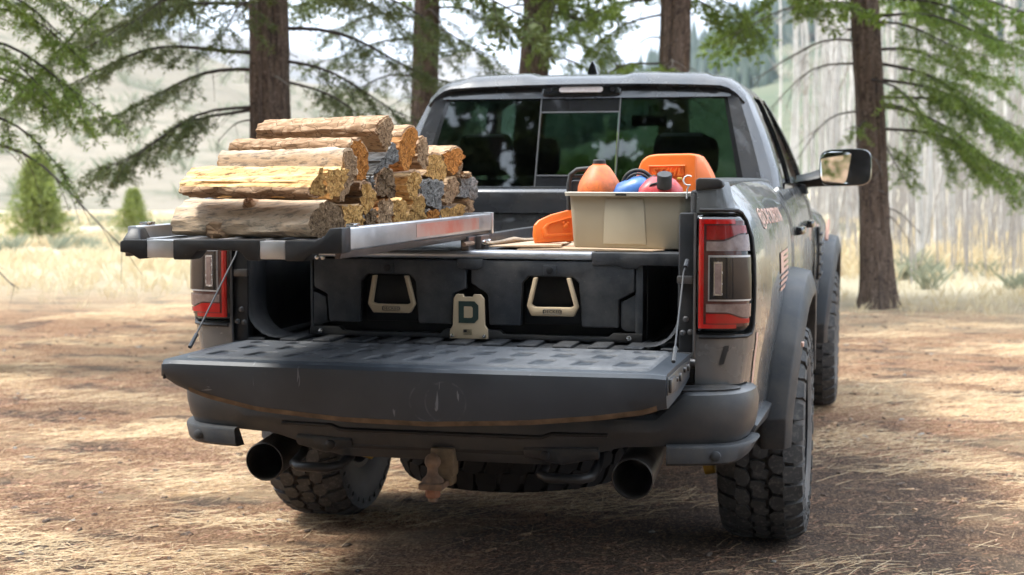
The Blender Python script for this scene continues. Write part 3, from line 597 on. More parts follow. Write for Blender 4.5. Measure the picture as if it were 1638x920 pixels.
x,y = scatter(330000,-7,8,-2.5,11, lambda x,y: np.clip((fbm(x*.8,y*1.7,41)-.46)*6,.035,1)*np.clip(1.15-track(x,y)*1.05,.06,1)*np.where(y<4,1,.5), 51)
strands('straw_litter', x, y, .115, .0018, 'straw', 'pale dry straw strewn over the forest floor', 52, .06, .020)
x,y = scatter(220000,-7,8,-2.5,11, lambda x,y: np.clip((fbm(x*1.4,y*1.4,61)-.28)*3,.1,1)*np.where(y<4,1,.45), 62)
strands('needle_litter', x, y, .034, .0042, 'duff', 'brown fallen needles and bark crumbs on the ground', 63, .4, .010)
x,y = scatter(4200,-6,7.5,-1.5,10, lambda x,y: np.clip((fbm(x*1.1,y*1.1,71)-.33)*3,.1,1), 72)
def chips(name, x, y, mat, label, seed):
    g = np.random.default_rng(seed); n = len(x); c = np.array([[-1,-1,0],[1,-1,0],[1,1,0],[-1,1,0],[-.8,-.7,1],[.7,-.8,1],[.8,.6,1],[-.6,.8,1]],float)
    s = np.stack([g.uniform(.008,.032,n),g.uniform(.004,.012,n),g.uniform(.004,.010,n)],-1); a = g.uniform(0,2*PI,n); ca,sa = np.cos(a),np.sin(a)
    V = c[None]*s[:,None]*g.uniform(.7,1.2,(n,8,1)); X = V[...,0]*ca[:,None]-V[...,1]*sa[:,None]; Y = V[...,0]*sa[:,None]+V[...,1]*ca[:,None]
    V = np.stack([X+x[:,None], Y+y[:,None], V[...,2]+gz(x,y)[:,None]+.002],-1)
    F = (np.arange(n)[:,None,None]*8+np.array([[4,5,6,7],[0,1,5,4],[1,2,6,5],[2,3,7,6],[3,0,4,7]])[None]).reshape(-1,4)
    return tag(npmesh(name, V.reshape(-1,3), F, M[mat]), label, None, None, 'stuff')
chips('bark_chips', x[:900], y[:900], 'trunk', 'dark bark chips scattered on the clearing floor', 81); chips('wood_chips', x[900:1500], y[900:1500], 'bark_flaky', 'pale wood chips scattered on the clearing floor', 83)
chips('pebbles', x[1500:1750], y[1500:1750], 'bark_grey', 'small grey pebbles scattered on the clearing floor', 82)
# ================================================================== pickup truck
TK = empty('pickup_truck', (0,0,0), 'dusty grey off-road pickup truck with its tailgate down', 'pickup truck')
def lerp(a,b,t): return a+(b-a)*t
# ---- rear quarter / bed side, swept round the corner in plan and down a curved profile
PATH = [(.803,-1.365),(.86,-1.362),(.905,-1.352),(.942,-1.332),(.968,-1.298),(.984,-1.25),(.995,-1.18),(1.005,-1.08),(1.012,-.95),(1.018,-.75),(1.02,-.5),(1.02,-.2),(1.018,.1),(1.012,.35),(1.005,.53)]
PS = [0.]
for a,b in zip(PATH, PATH[1:]): PS.append(PS[-1]+math.hypot(b[0]-a[0],b[1]-a[1]))
PROF = [(1.452,-.128),(1.440,-.112),(1.425,-.098),(1.395,-.070),(1.36,-.044),(1.32,-.024),(1.27,-.008),(1.20,0),(1.10,.004),(1.0,0),(.93,-.006),(.86,-.018),(.80,-.026),(.72,-.034),(.64,-.044),(.58,-.055)]
def prof(z): return float(np.interp(-z, [-p[0] for p in PROF], [p[1] for p in PROF]))
def side(s, z, d=0.):
    """point on the right-hand bed side: s along the plan path from the tailgate jamb, z up, d proud of the surface"""
    x = float(np.interp(s, PS, [p[0] for p in PATH])); y = float(np.interp(s, PS, [p[1] for p in PATH]))
    e = .02; x1 = float(np.interp(s+e, PS, [p[0] for p in PATH])); y1 = float(np.interp(s+e, PS, [p[1] for p in PATH])); x0 = float(np.interp(s-e, PS, [p[0] for p in PATH])); y0 = float(np.interp(s-e, PS, [p[1] for p in PATH]))
    t = math.hypot(x1-x0,y1-y0) or 1; nx, ny = -(y0-y1)/t, -(x1-x0)/t
    o = prof(z); k = .30+.70*min(1, max(0,(s-.06)/.16))
    if z > 1.34 and s < .16: k = lerp(.25,k,.6)
    return Vector((x+nx*(o*k+d), y+ny*(o*k*.6+d), z))
def fill(vals, step):
    out = [vals[0]]
    for a,b in zip(vals, vals[1:]):
        n = max(1, int(math.ceil((b-a)/step))); out += [a+(b-a)*k/n for k in range(1,n+1)]
    return out
LS1, VS1 = .190, .222                     # outer end of the lamp and of the black vent beside it
SG = fill([0,.0035,LS1,VS1,.26,.36,.6,PS[-1]], .03)
ZG = fill([.58,.64,.70,.800,.826,.962,1.352,1.40,1.425,1.44,1.452], .035)
WHEEL_Z = .442
def s_at_y(y): return float(np.interp(y, [p[1] for p in PATH], PS))
def in_arch(y, z, r=.555): return (abs(y)**2.6+abs(z-WHEEL_Z)**2.6)**(1/2.6) < r
for sx in (1,-1):
    mb = MB()
    for i in range(len(SG)-1):
        for j in range(len(ZG)-1):
            s0,s1,z0,z1 = SG[i],SG[i+1],ZG[j],ZG[j+1]; sm,zm = (s0+s1)/2,(z0+z1)/2
            if sm < VS1 and .962 < zm < 1.352: continue            # lamp pocket
            if sm < .245 and zm < .80: continue                     # bumper notch
            if sm < .26 and zm < .70: continue
            p = side(sm,zm)
            if in_arch(p.y,zm): continue
            mb.add([side(s0,z0),side(s1,z0),side(s1,z1),side(s0,z1)],[(0,1,2,3)])
    bs = mb.build('bed_side', M['paint'], TK, flipx=sx<0, smooth=45)
    so = bs.modifiers.new('thick','SOLIDIFY'); so.thickness = .006; so.offset = -1
    tag(bs, 'grey right bed side with faded copper decals' if sx>0 else 'grey left bed side')
    # lamp pocket, black vent with ribs
    mb = MB(); mb.grid([[side(s,z,-.03) for s in fill([0,.05,.12,VS1+.02],.02)] for z in fill([.955,1.36],.05)])
    mb.build('lamp_pocket', M['black'], TK, flipx=sx<0)
    mb = MB()
    for z in (1.02,1.085,1.15,1.215,1.28): mb.loft([[side(LS1+.004,z-.006,-.028),side(LS1+.004,z+.006,-.028),side(LS1+.004,z+.004,-.012),side(LS1+.004,z-.004,-.012)],[side(VS1+.004,z-.006,-.028),side(VS1+.004,z+.006,-.028),side(VS1+.002,z+.004,-.008),side(VS1+.002,z-.004,-.008)]])
    mb.build('vent_rib', M['black'], TK, flipx=sx<0)
    # pocket rim
    mb = MB(); loop = [(.012,.955)]+[(s,.955) for s in (.06,.12,.18)]+[(VS1-.012,.96),(VS1,.985)]+[(VS1,z) for z in (1.05,1.12,1.2,1.27)]+[(VS1-.004,1.325),(VS1-.03,1.353),(.15,1.36),(.1,1.362),(.05,1.362),(.01,1.362)]
    mb.tube([side(s,z,.001) for s,z in loop], .0065, 8); mb.build('pocket_seal', M['black'], TK, flipx=sx<0)
    # ---- tail lamp
    lamp = MB(); n = 14; ss = [.004+(LS1-.004)*k/n for k in range(n+1)]; zs = [.968,.972,.985]+[1.0+.33*k/8 for k in range(9)]+[1.340,1.346]
    def dd(s,z): return .010-.020*max(0,(.984-z)/.016)**2-.02*max(0,(z-1.334)/.012)**2 - .016*max(0,(s-LS1+.03)/.03)**2 - .008*max(0,(.02-s)/.016)**2
    lamp.grid([[side(s,z,dd(s,z)) for s in ss] for z in zs]); lt = lamp.build('tail_light', M['gloss'], TK, flipx=sx<0, smooth=50); so = lt.modifiers.new('t','SOLIDIFY'); so.thickness = .02; so.offset = -1
    def patch(name, s0, s1, zlo, zhi, mat, d=.012, m=12, th=.003):
        q = MB(); S = [s0+(s1-s0)*k/m for k in range(m+1)]
        lo = [zlo(s) if callable(zlo) else zlo for s in S]; hi = [zhi(s) if callable(zhi) else zhi for s in S]
        def D(s,z): return dd(s,z)+d-.010
        A = [[side(s,lerp(l,h,t),D(s,lerp(l,h,t))+th) for s,l,h in zip(S,lo,hi)] for t in (0,.5,1)]
        B = [[side(s,lerp(l,h,t),D(s,lerp(l,h,t))-.002) for s,l,h in zip(S,lo,hi)] for t in (0,.5,1)]
        q.grid(A); q.grid([B[0],A[0]]); q.grid([A[2],B[2]]); q.grid([[B[k][0] for k in range(3)],[A[k][0] for k in range(3)]]); q.grid([[A[k][-1] for k in range(3)],[B[k][-1] for k in range(3)]])
        return q.build(name, mat, lt, flipx=sx<0, smooth=40)
    patch('red_lens', .010, .184, .990, 1.328, M['darkred'], .011)
    patch('light_guide', .010, .026, .984, 1.333, M['redhot'], .015)
    patch('light_guide', .026, .125, 1.318, 1.333, M['redhot'], .015); patch('light_guide', .026, .125, .984, .997, M['redhot'], .015)
    patch('red_lens', .034, .168, lambda s: 1.268+.020*max(0,min(1,(s-.085)/.05)), 1.313, M['red'], .015)
    patch('reversing_lens', .034, .176, 1.232, lambda s: 1.262+.022*max(0,min(1,(s-.085)/.05)), M['clear'], .016)
    patch('lamp_frame', .040, .178, 1.072, 1.218, M['alu'], .0155)
    patch('black_lamp', .044, .176, 1.077, 1.212, M['gloss'], .018)
    patch('led_bar', .056, .082, 1.090, 1.198, M['chrome'], .0205); patch('led_bar', .060, .078, 1.096, 1.192, M['clear'], .0225)
    patch('reversing_lens', .034, .180, lambda s: 1.036-.016*max(0,min(1,(s-.10)/.04)), 1.062, M['clear'], .016)
    patch('red_lens', .034, .172, 1.000, lambda s: 1.031-.016*max(0,min(1,(s-.10)/.04)), M['redhot'], .015)
    # ---- rail cap on top of the bed side
    sec = [(-.045,-.03),(-.045,.006),(-.036,.012),(.030,.010),(.042,.003),(.046,-.012),(.040,-.02)]
    mb = MB(); rings = []
    for y in (-1.352,-1.34,-1.3,-1.0,-.5,0,.3,.52):
        cx = .842 if y > -1.33 else .842; k = 1 if y > -1.345 else .93
        rings.append([(cx+a*k+.012*min(1,(y+1.35)/.5), y, 1.452+b*k-.010*max(0,(y+.2))) for a,b in sec])
    mb.loft(rings); mb.build('bed_rail_cap', M['black'], TK, flipx=sx<0, bevel=.003)
    # ---- bed inside wall, jamb and liner post
    mb = MB(); mb.box(.747,.800,-1.350,-1.30,.80,1.352); mb.build('tailgate_jamb', M['black'], TK, flipx=sx<0, bevel=.006)
    mb = MB(); rows = []
    for y in (-1.345,-1.335,-1.20,-1.18):
        q = .012 if y in (-1.345,-1.18) else 0; row = [(.760,y,1.352),(.744+q,y,1.345),(.743+q,y,1.2),(.742+q,y,1.06)]
        for a in range(7): t = a/6*PI/2; row.append((.742+q-.11+.11*math.cos(t), y, 1.02-.11*math.sin(t)+.004))
        rows.append(row)
    mb.grid(rows); mb.build('liner_post', M['liner'], TK, flipx=sx<0, smooth=60)
    mb = MB(); mb.box(.775,.80,-1.30,.5,.90,1.425); mb.box(.50,.775,-.55,.55,.90,1.13); mb.build('bed_wall', M['liner'], TK, flipx=sx<0, bevel=.01)
    mb = MB(); mb.box(.742,.793,-1.366,-1.350,1.125,1.15); mb.build('striker', M['steel'], TK, flipx=sx<0, bevel=.003)
    for (bx,bz) in ((.76,.965),(.785,.968),(.77,1.01)):
        mb = MB(); mb.lathe([(.0095,-1.350),(.0095,-1.356),(.006,-1.358),(.0058,-1.364),(.001,-1.365)],(bx,0,bz),'y',12); mb.build('bolt', M['steel'], TK, flipx=sx<0)
    mb = MB(); mb.tube([(.800,-1.362,1.35),(.8,-1.368,1.30),(.8,-1.368,.98),(.798,-1.36,.86)],.005,8); mb.build('jamb_seal', M['steel'], TK, flipx=sx<0)
    # ---- tailgate cable
    mb = MB(); mb.tube([(.775,-1.362,1.195),(.768,-1.40,1.165),(.783,-1.74,.918)] if sx>0 else [(.775,-1.362,1.235),(.768,-1.40,1.20),(.762,-1.78,.925)],.0028,8)
    mb.tube([(.775,-1.362,1.20),(.772,-1.385,1.18)] if sx>0 else [(.775,-1.362,1.24),(.772,-1.38,1.22)],.008,8); p = (.783,-1.74,.918) if sx>0 else (.762,-1.78,.925)
    mb.tube([(p[0]-.001,p[1]+.05,p[2]+.037),p],.0065,8); mb.build('tailgate_cable', M['flare'], TK, flipx=sx<0)
# ---- bed floor and front wall
mb = MB(); mb.box(-.80,.80,-1.362,.55,.85,.902); mb.build('bed_floor', M['liner'], TK, bevel=.006)
for k in range(13):
    x = -.72+k*.12; mb = MB(); mb.box(x-.032,x+.032,-1.35,.5,.902,.913); mb.build('floor_rib', M['liner'], TK, bevel=.006)
mb = MB(); mb.box(-.80,.80,.50,.55,.90,1.30); mb.prism([(.485,1.30),(.485,1.395),(.50,1.41),(.56,1.41),(.56,1.30)],'x',-.80,.80); mb.build('bed_front_wall', M['roofpaint'], TK, bevel=.006)
# ---- tailgate (open)
tg = empty('tailgate', (0,-1.36,.87)); tg.parent = TK; tg['label'] = 'lowered black tailgate with scratched curved lip'
def lip(x): return float(np.interp(x,[-.79,-.775,-.74,-.64,-.47,-.19,.08,.38,.58,.72,.79],[.058,.068,.088,.120,.153,.174,.178,.163,.143,.122,.098]))
def tipy(x): return -1.932-.022*(1-(x/.80)**2)
mb = MB(); rings = []
for k in range(41):
    x = -.787+1.574*k/40; e = max(0,(abs(x)-.77)/.017); h = lip(x); ty = tipy(x)+.008*e; zt = .905-.004*e
    rings.append([(x,-1.375,zt-.002),(x,-1.55,zt),(x,ty+.022,zt),(x,ty+.009,zt-.003),(x,ty+.001,zt-.014),(x,ty,zt-.03),(x,ty+.004,zt-h*.6),(x,ty+.012,zt-h+.014),(x,ty+.024,zt-h),(x,ty+.05,zt-h-.004),(x,-1.62,zt-.085-.35*(h-.06)),(x,-1.375,zt-.075)])
mb.loft(rings); tgb = mb.build('tailgate_shell', None or M['black'], tg, smooth=28)
def tg_mat():
    s = NT('scratched_tailgate_plastic'); col = s.mix(s.ramp(s.noise(6,6),(.3,0),(.7,1)), (.022,.028,.036), (.034,.041,.050))
    col = s.mix(s.ramp(s.noise(3,8,.7),(.55,0),(.8,.3)), col, (.10,.105,.11))
    for sc,rot in (((2.2,30,30),(0,.5,0)),((30,30,3),(0,.25,0))):
        col = s.mix(s.ramp(s.noise(1.5,3,.5,s.coord(sc,rot=rot),.6),(.70,0),(.715,.35)), col, (.33,.35,.37))
    for cx,rad in ((.135,.062),(.085,.060)):
        sp = s.n('SeparateXYZ'); s.t.links.new(s.tc.outputs['Object'], sp.inputs[0])
        r = s.math('SQRT', s.math('ADD', s.math('POWER', s.math('SUBTRACT', sp.outputs['X'], cx), 2.0), s.math('POWER', s.math('SUBTRACT', sp.outputs['Z'], -.068), 2.0)))
        e = s.math('ABSOLUTE', s.math('SUBTRACT', r, rad)); msk = s.math('MULTIPLY', s.ramp(e,(0,1),(.0022,0)), s.ramp(s.noise(28,3),(.45,0),(.6,.10)))
        col = s.mix(msk, col, (.40,.42,.44))
    s.P(base=col, rough=.36, spec=.5); s.bump(s.noise(420,2), .2, .0008); return s.m
tgb.data.materials.clear(); tgb.data.materials.append(tg_mat())
# moulded liner on the tailgate: slots recessed into a raised pebbled panel
nx_, ny_ = 520, 170; X0,X1,Y0,Y1 = -.735,.735,-1.888,-1.40
xs = np.linspace(X0,X1,nx_); ys = np.linspace(Y0,Y1,ny_); gx,gy = np.meshgrid(xs,ys)
zz = np.full_like(gx, .9112)
def rbox(px,py,cx,cy,hx,hy,r):
    qx = np.abs(px-cx)-hx+r; qy = np.abs(py-cy)-hy+r; return np.minimum(np.maximum(qx,qy),0)+np.hypot(np.maximum(qx,0),np.maximum(qy,0))-r
for row,(cy,hy) in enumerate(((-1.775,.060),(-1.60,.055),(-1.455,.04))):
    for k in range(11):
        cx = -.65+k*.13+(row%2)*.03; skew = (gy-cy)*.10
        d = rbox(gx-skew,gy,cx,cy,.030,hy,.018); dep = .015 if row < 2 else .010
        zz -= dep*np.clip(.5-d/.004,0,1)
edge = rbox(gx,gy,0,(Y0+Y1)/2,.735,(Y1-Y0)/2,.03); zz -= .008*np.clip(1+edge/.010,0,1)
idx = np.arange(nx_*ny_).reshape(ny_,nx_); F = np.stack([idx[:-1,:-1],idx[:-1,1:],idx[1:,1:],idx[1:,:-1]],-1).reshape(-1,4)
def tgl_mat():
    s = NT('dusty_tailgate_liner'); col = s.mix(s.ramp(s.noise(9,5),(.3,0),(.7,1)), (.026,.029,.034), (.042,.046,.052))
    sp = s.n('SeparateXYZ'); s.t.links.new(s.tc.outputs['Object'], sp.inputs[0])
    d = s.math('MULTIPLY', s.ramp(s.noise(7,8,.72),(.40,.05),(.66,.75)), s.ramp(sp.outputs['X'],(0.,.25),(.6,1)))
    col = s.mix(d, col, (.15,.155,.16)); col = s.mix(s.ramp(s.noise(12,6,.7),(.70,0),(.78,.5)), col, (.36,.27,.18))
    s.P(base=col, rough=.55); s.bump(s.noise(430,2), .9, .0025); return s.m
mb = MB(); mb.grid([[(x,tipy(x)+d,.905-lip(x)-e) for x in np.linspace(-.70,.76,60)] for d,e in ((.0105,-.0155),(.0225,.0012),(.049,.0052),(.10,.0045))])
mb.build('caked_dust', pm('caked_trail_dust',(.22,.165,.115),(.10,.08,.06),22,.9,0,.5,160,.002,spec=.1), tg, smooth=60)
npmesh('tailgate_liner', np.stack([gx,gy,zz],-1).reshape(-1,3), F, tgl_mat(), tg, smooth=True)
for x in (-.7875,.7875):
    w = math.copysign(.004,x)
    ce = MB(); ce.prism([(-1.40,.885),(-1.60,.892),(-1.91,.893),(-1.915,.84),(-1.70,.825),(-1.40,.845)],'x',x,x+w); ec = ce.build('end_cap', M['steel'], tg, bevel=.002)
    for y,z,r in ((-1.47,.868,.012),(-1.56,.872,.009),(-1.66,.862,.014),(-1.74,.866,.008),(-1.84,.866,.012)):
        q = MB(); q.lathe([(r,x+w),(r,x+w*2.6),(r*.5,x+w*3),(.001,x+w*3)],(0,y,z),'x',12); q.build('latch_bolt', M['steel'], ec)
    q = MB(); q.box(min(x+w,x+w*3.4),max(x+w,x+w*3.4),-1.905,-1.80,.846,.886); q.build('latch', M['steel'], ec, bevel=.003)
    q = MB(); q.tube([(x*.96,-1.36,.868),(x*1.02,-1.36,.868)],.016,12); q.build('hinge', M['steel'], tg)
# ---- rear bumper
bp = empty('rear_bumper', (0,-1.45,.55)); bp.parent = TK; bp['label'] = 'dark grey rear bumper with scuffed corners'
BPATH = [(0,-1.555),(.3,-1.553),(.6,-1.530),(.74,-1.508),(.82,-1.490),(.88,-1.468),(.925,-1.440),(.957,-1.402),(.978,-1.355),(.990,-1.30),(.996,-1.24),(.998,-1.17)]
BS = [0.]
for a,b in zip(BPATH,BPATH[1:]): BS.append(BS[-1]+math.hypot(b[0]-a[0],b[1]-a[1]))
def bpt(s, inn=0., z=0.):
    """point on the bumper plan path (s from the centre, negative to the left), set in by inn"""
    q = abs(s); f_ = lambda v,i: float(np.interp(v,BS,[p[i] for p in BPATH])); x,y = f_(q,0),f_(q,1)
    tx,ty = f_(q+.012,0)-f_(q-.012 if q > .012 else 0,0), f_(q+.012,1)-f_(q-.012 if q > .012 else 0,1); l = math.hypot(tx,ty) or 1
    x += -ty/l*inn; y += tx/l*inn
    return (math.copysign(x,s) if s else 0., y, z)
def bsec(s):
    a = abs(s); top = lerp(.715,.795, min(1,max(0,(a-.70)/.09))); low = lerp(.548,.612, min(1,max(0,(a-.35)/.25))) if a < .6 else .612+.012*min(1,(a-.6)/.4)
    return top, low
mb = MB(); rings = []; EB = BS[-1]-.02
for s in fill([-EB,-EB+.02,-.95,-.80,-.74,-.62,0,.62,.74,.80,.95,EB-.02,EB],.04):
    top,low = bsec(s); e = max(0,(abs(s)-EB+.03)/.03)**2; top -= .012*e; low += .008*e; o_ = .008*e
    rings.append([bpt(s,.11,top-.006),bpt(s,.055,top),bpt(s,.022+o_,top-.003),bpt(s,.007+o_,top-.014),bpt(s,.0+o_,top-.045),bpt(s,.002+o_,lerp(low,top,.45)),bpt(s,.012+o_,low+.03),bpt(s,.028+o_,low),bpt(s,.11,low)])
mb.loft(rings); mb.build('bumper_shell', pm('bumper_plastic',(.021,.025,.030),(.031,.036,.041),7,.34,0,.15,500,.0006,spec=.45,dust=.2,dustc=(.22,.18,.13)), bp, smooth=40)
for sg in (1,-1):
    mb = MB(); rows = [[bpt(sg*lerp(.745,1.02,k/12),.020,.7955),bpt(sg*lerp(.745,1.02,k/12),.032,.8015),bpt(sg*lerp(.745,1.02,k/12),.105,.8015)] for k in range(13)]
    mb.grid(rows); o = mb.build('step_pad', M['black'], bp, smooth=30); so = o.modifiers.new('t','SOLIDIFY'); so.thickness = .006
# lower valance pieces
def valance(x0, x1, ztop, zbot, out=.004, taper=0, rise=0):
    mb = MB(); rings = []
    for k in range(19):
        s = lerp(x0,x1,k/18); zb = zbot+taper*abs(k/18-.5)*2 + rise*max(0,(abs(s)-.92)/.2)**1.5
        rings.append([bpt(s,.03-out,ztop+.004),bpt(s,.006-out,ztop),bpt(s,.002-out,ztop-.008),bpt(s,.010-out,zb+.008),bpt(s,.020-out,zb),bpt(s,.06,zb)])
    mb.loft(rings); return mb.build('valance', M['flare'], bp, smooth=40)
valance(.735,EB,.620,.556,.004,0,.03); valance(-EB,-.735,.620,.556,.004,0,.03); valance(-.50,-.30,.612,.556,.004,.022); valance(.28,.52,.606,.55,.004,.022)
for s,z in ((.89,.588),(-.89,.588),(-.375,.588),(.35,.582)):
    x,y0,_ = bpt(s,-.004); mb = MB(); mb.lathe([(.016,y0+.012),(.016,y0-.002),(.012,y0-.005),(.001,y0-.0055)],(x,0,z),'y',18); mb.build('parking_sensor' if abs(s)>.8 else 'bolt', M['flare'] if abs(s)>.8 else M['black'], bp)
mb = MB(); mb.box(-.33,.33,-1.545,-1.30,.575,.60); mb.build('plate_recess', M['black'], bp, bevel=.01)
# raised moulding line under the tailgate and a plate lamp recess
mb = MB(); mb.tube([bpt(s,-.001,.640+.012*(abs(s)>.36)) for s in fill([-.55,-.40,-.34,.34,.40,.55],.03)],.007,8); mb.build('bumper_moulding', M['black'], bp, smooth=60)
# tow hooks
for x in (-.42,.42):
    mb = MB(); mb.tube([(x-.085,-1.42,.575),(x-.085,-1.47,.535),(x-.08,-1.56,.522),(x-.05,-1.60,.52),(x+.05,-1.60,.52),(x+.08,-1.56,.522),(x+.085,-1.47,.535),(x+.085,-1.42,.575)],.016,10); mb.build('tow_hook', M['black'], bp, smooth=60)
# ---- exhausts
for sx in (1,-1):
    x = .625*sx; mb = MB(); rot = Matrix.Rotation(R_(6),4,'X'); o = (x,-1.36,.527)
    mb.lathe([(.053,.30),(.062,.10),(.0665,-.11),(.067,-.150),(.0638,-.152),(.0615,-.145),(.060,-.05),(.057,.12),(.03,.14),(.001,.14)],o,'y',40,M=rot)
    mb.build('exhaust_tip', pm('sooty_exhaust_steel',(.055,.052,.05),(.085,.08,.075),12,.38,.7,dust=.3,dustc=(.2,.16,.12)), TK, smooth=40)
    mb = MB(); mb.tube([(x,-1.1,.55),(x,-.8,.58),(x*.8,-.55,.62),(x*.7,.6,.6)],.042,12); mb.build('exhaust_pipe', M['steel'], TK, smooth=60)
# ---- hitch
h = empty('trailer_hitch', (0,-1.4,.52)); h.parent = TK
mb = MB(); mb.box(-.045,.045,-1.52,-1.2,.545,.615); mb.build('receiver', M['black'], h, bevel=.006)
mb = MB(); mb.box(-.028,.052,-1.565,-1.505,.50,.595); mb.box(-.02,.045,-1.56,-1.5,.47,.53); mb.build('ball_mount', pm('chipped_mount_steel',(.30,.22,.13),(.16,.12,.08),30,.7,.3,.5,120,.002), h, bevel=.008)
mb = MB(); mb.box(-.045,.035,-1.645,-1.54,.470,.492); mb.build('mount_plate', M['rust'], h, bevel=.006)
mb = MB(); c = (-.008,-1.602,0)
mb.lathe([(.036,.492),(.034,.500),(.021,.512),(.017,.522),(.0175,.530)]+[(.0265*math.sin(a),.5575-.0265*math.cos(a)) for a in [R_(q) for q in (42,60,80,100,120,140,160)]]+[(.008,.584),(.0005,.5842)],c,'z',28); mb.build('hitch_ball', M['rust'], h, smooth=50)
mb = MB(); mb.lathe([(.026,.470),(.026,.444),(.022,.440),(.0005,.440)],c,'z',6); mb.build('ball_nut', pm('orange_rust',(.34,.16,.09),(.22,.10,.06),30,.8,.2,.4,160,.002), h, bevel=.002)
mb = MB(); mb.lathe([(.016,.440),(.016,.428),(.001,.428)],c,'z',14); mb.build('ball_shank', M['rust'], h)
mb = MB(); mb.tube([(-.06,-1.47,.58),(.13,-1.47,.578)],.010,10); mb.lathe([(.015,.13),(.015,.145),(.001,.145)],(0,-1.47,.578),'x',14); mb.build('hitch_pin', M['chrome'], h)
# ---- underbody
mb = MB(); mb.box(-.43,-.33,-1.3,4.2,.56,.70); mb.build('frame_rail', M['black'], TK, bevel=.01)
mb = MB(); mb.box(.33,.43,-1.3,4.2,.56,.70); mb.build('frame_rail', M['black'], TK, bevel=.01)
mb = MB(); mb.box(-.9,.9,-1.30,4.0,.70,.85); mb.build('underbody', M['black'], TK)
mb = MB(); mb.tube([(-.86,0,.442),(-.3,0,.442),(.3,0,.442),(.86,0,.442)],.05,14); mb.lathe([(.05,-.16),(.15,-.1),(.17,0),(.15,.1),(.05,.16)],(0,0,.442),'y',20); mb.build('rear_axle', M['black'], TK, smooth=60)
for sx in (1,-1):
    mb = MB(); mb.tube([(.62*sx,-.12,.36),(.58*sx,-.25,.66)],.032,14); s_ = mb.build('shock_absorber', M['yellow'], TK)
    q = MB(); q.tube([(.60*sx,-.185,.51),(.585*sx,-.235,.63)],.036,14); q.build('shock_sleeve', M['redcan'], s_)
    mb = MB(); mb.tube([(.70*sx,-.16,.30),(.74*sx,-.16,.31)],.03,12); mb.build('shock_mount', M['yellow'], TK)
# ---- wheels
def tyre_blocks(r, w, N=32):
    """interlocking all-terrain tread: five rows of raised blocks round the crown"""
    mb = MB()
    shapes = {
     'c': [(-.46,-.030),(-.12,-.034),(-.02,-.020),(.30,-.024),(.46,.004),(.38,.030),(.06,.034),(-.04,.018),(-.34,.022),(-.48,-.004)],
     'm': [(-.44,-.024),(.10,-.030),(.44,-.014),(.46,.012),(.14,.028),(-.16,.026),(-.40,.012)],
     's': [(-.40,-.034),(.28,-.036),(.42,-.016),(.40,.034),(-.38,.036),(-.44,.004)]}
    for row,(c,kind,ph,sk,fl) in enumerate(((-.128,'s',.0,.25,1),(-.066,'m',.45,.5,1),(0,'c',.1,.0,1),(.066,'m',.75,-.5,-1),(.128,'s',.3,-.25,-1))):
        for k in range(N):
            P = shapes[kind]; bot = []; topp = []
            dp = 2*PI/N; jit = random.uniform(-.04,.04)
            for (a,b) in P:
                ww = c+b*fl*1.05; aa = (k+ph+jit+a*.96+sk*b*6)*dp; drop = .030*max(0,(abs(ww)-.10)/.062)**2
                bot.append((ww, math.cos(aa)*(r-.022-drop), math.sin(aa)*(r-.022-drop))); topp.append((ww*.985, math.cos(aa)*(r-drop), math.sin(aa)*(r-drop)))
            n = len(P); V = bot+topp; mb.add(V, [tuple(range(n,2*n))]+[(i,(i+1)%n,n+(i+1)%n,n+i) for i in range(n)])
    # shoulder lugs down the sidewall
    for sgn in (-1,1):
        for k in range(N):
            aa = (k+.3)*2*PI/N; dl = .36*2*PI/N*(1 if k%2 else .7); V = []
            for da in (-dl,dl):
                for (ww,rad) in ((.160,r-.030),(.1685,r-.060),(.166,r-.078),(.150,r-.06)):
                    V.append((sgn*ww, math.cos(aa+da)*rad, math.sin(aa+da)*rad))
            mb.add(V, [(0,1,5,4),(1,2,6,5),(2,3,7,6),(0,3,2,1),(4,5,6,7)])
    return mb
blocks = tyre_blocks(.442,.325)
def ring_prof(mat_r, w): return None
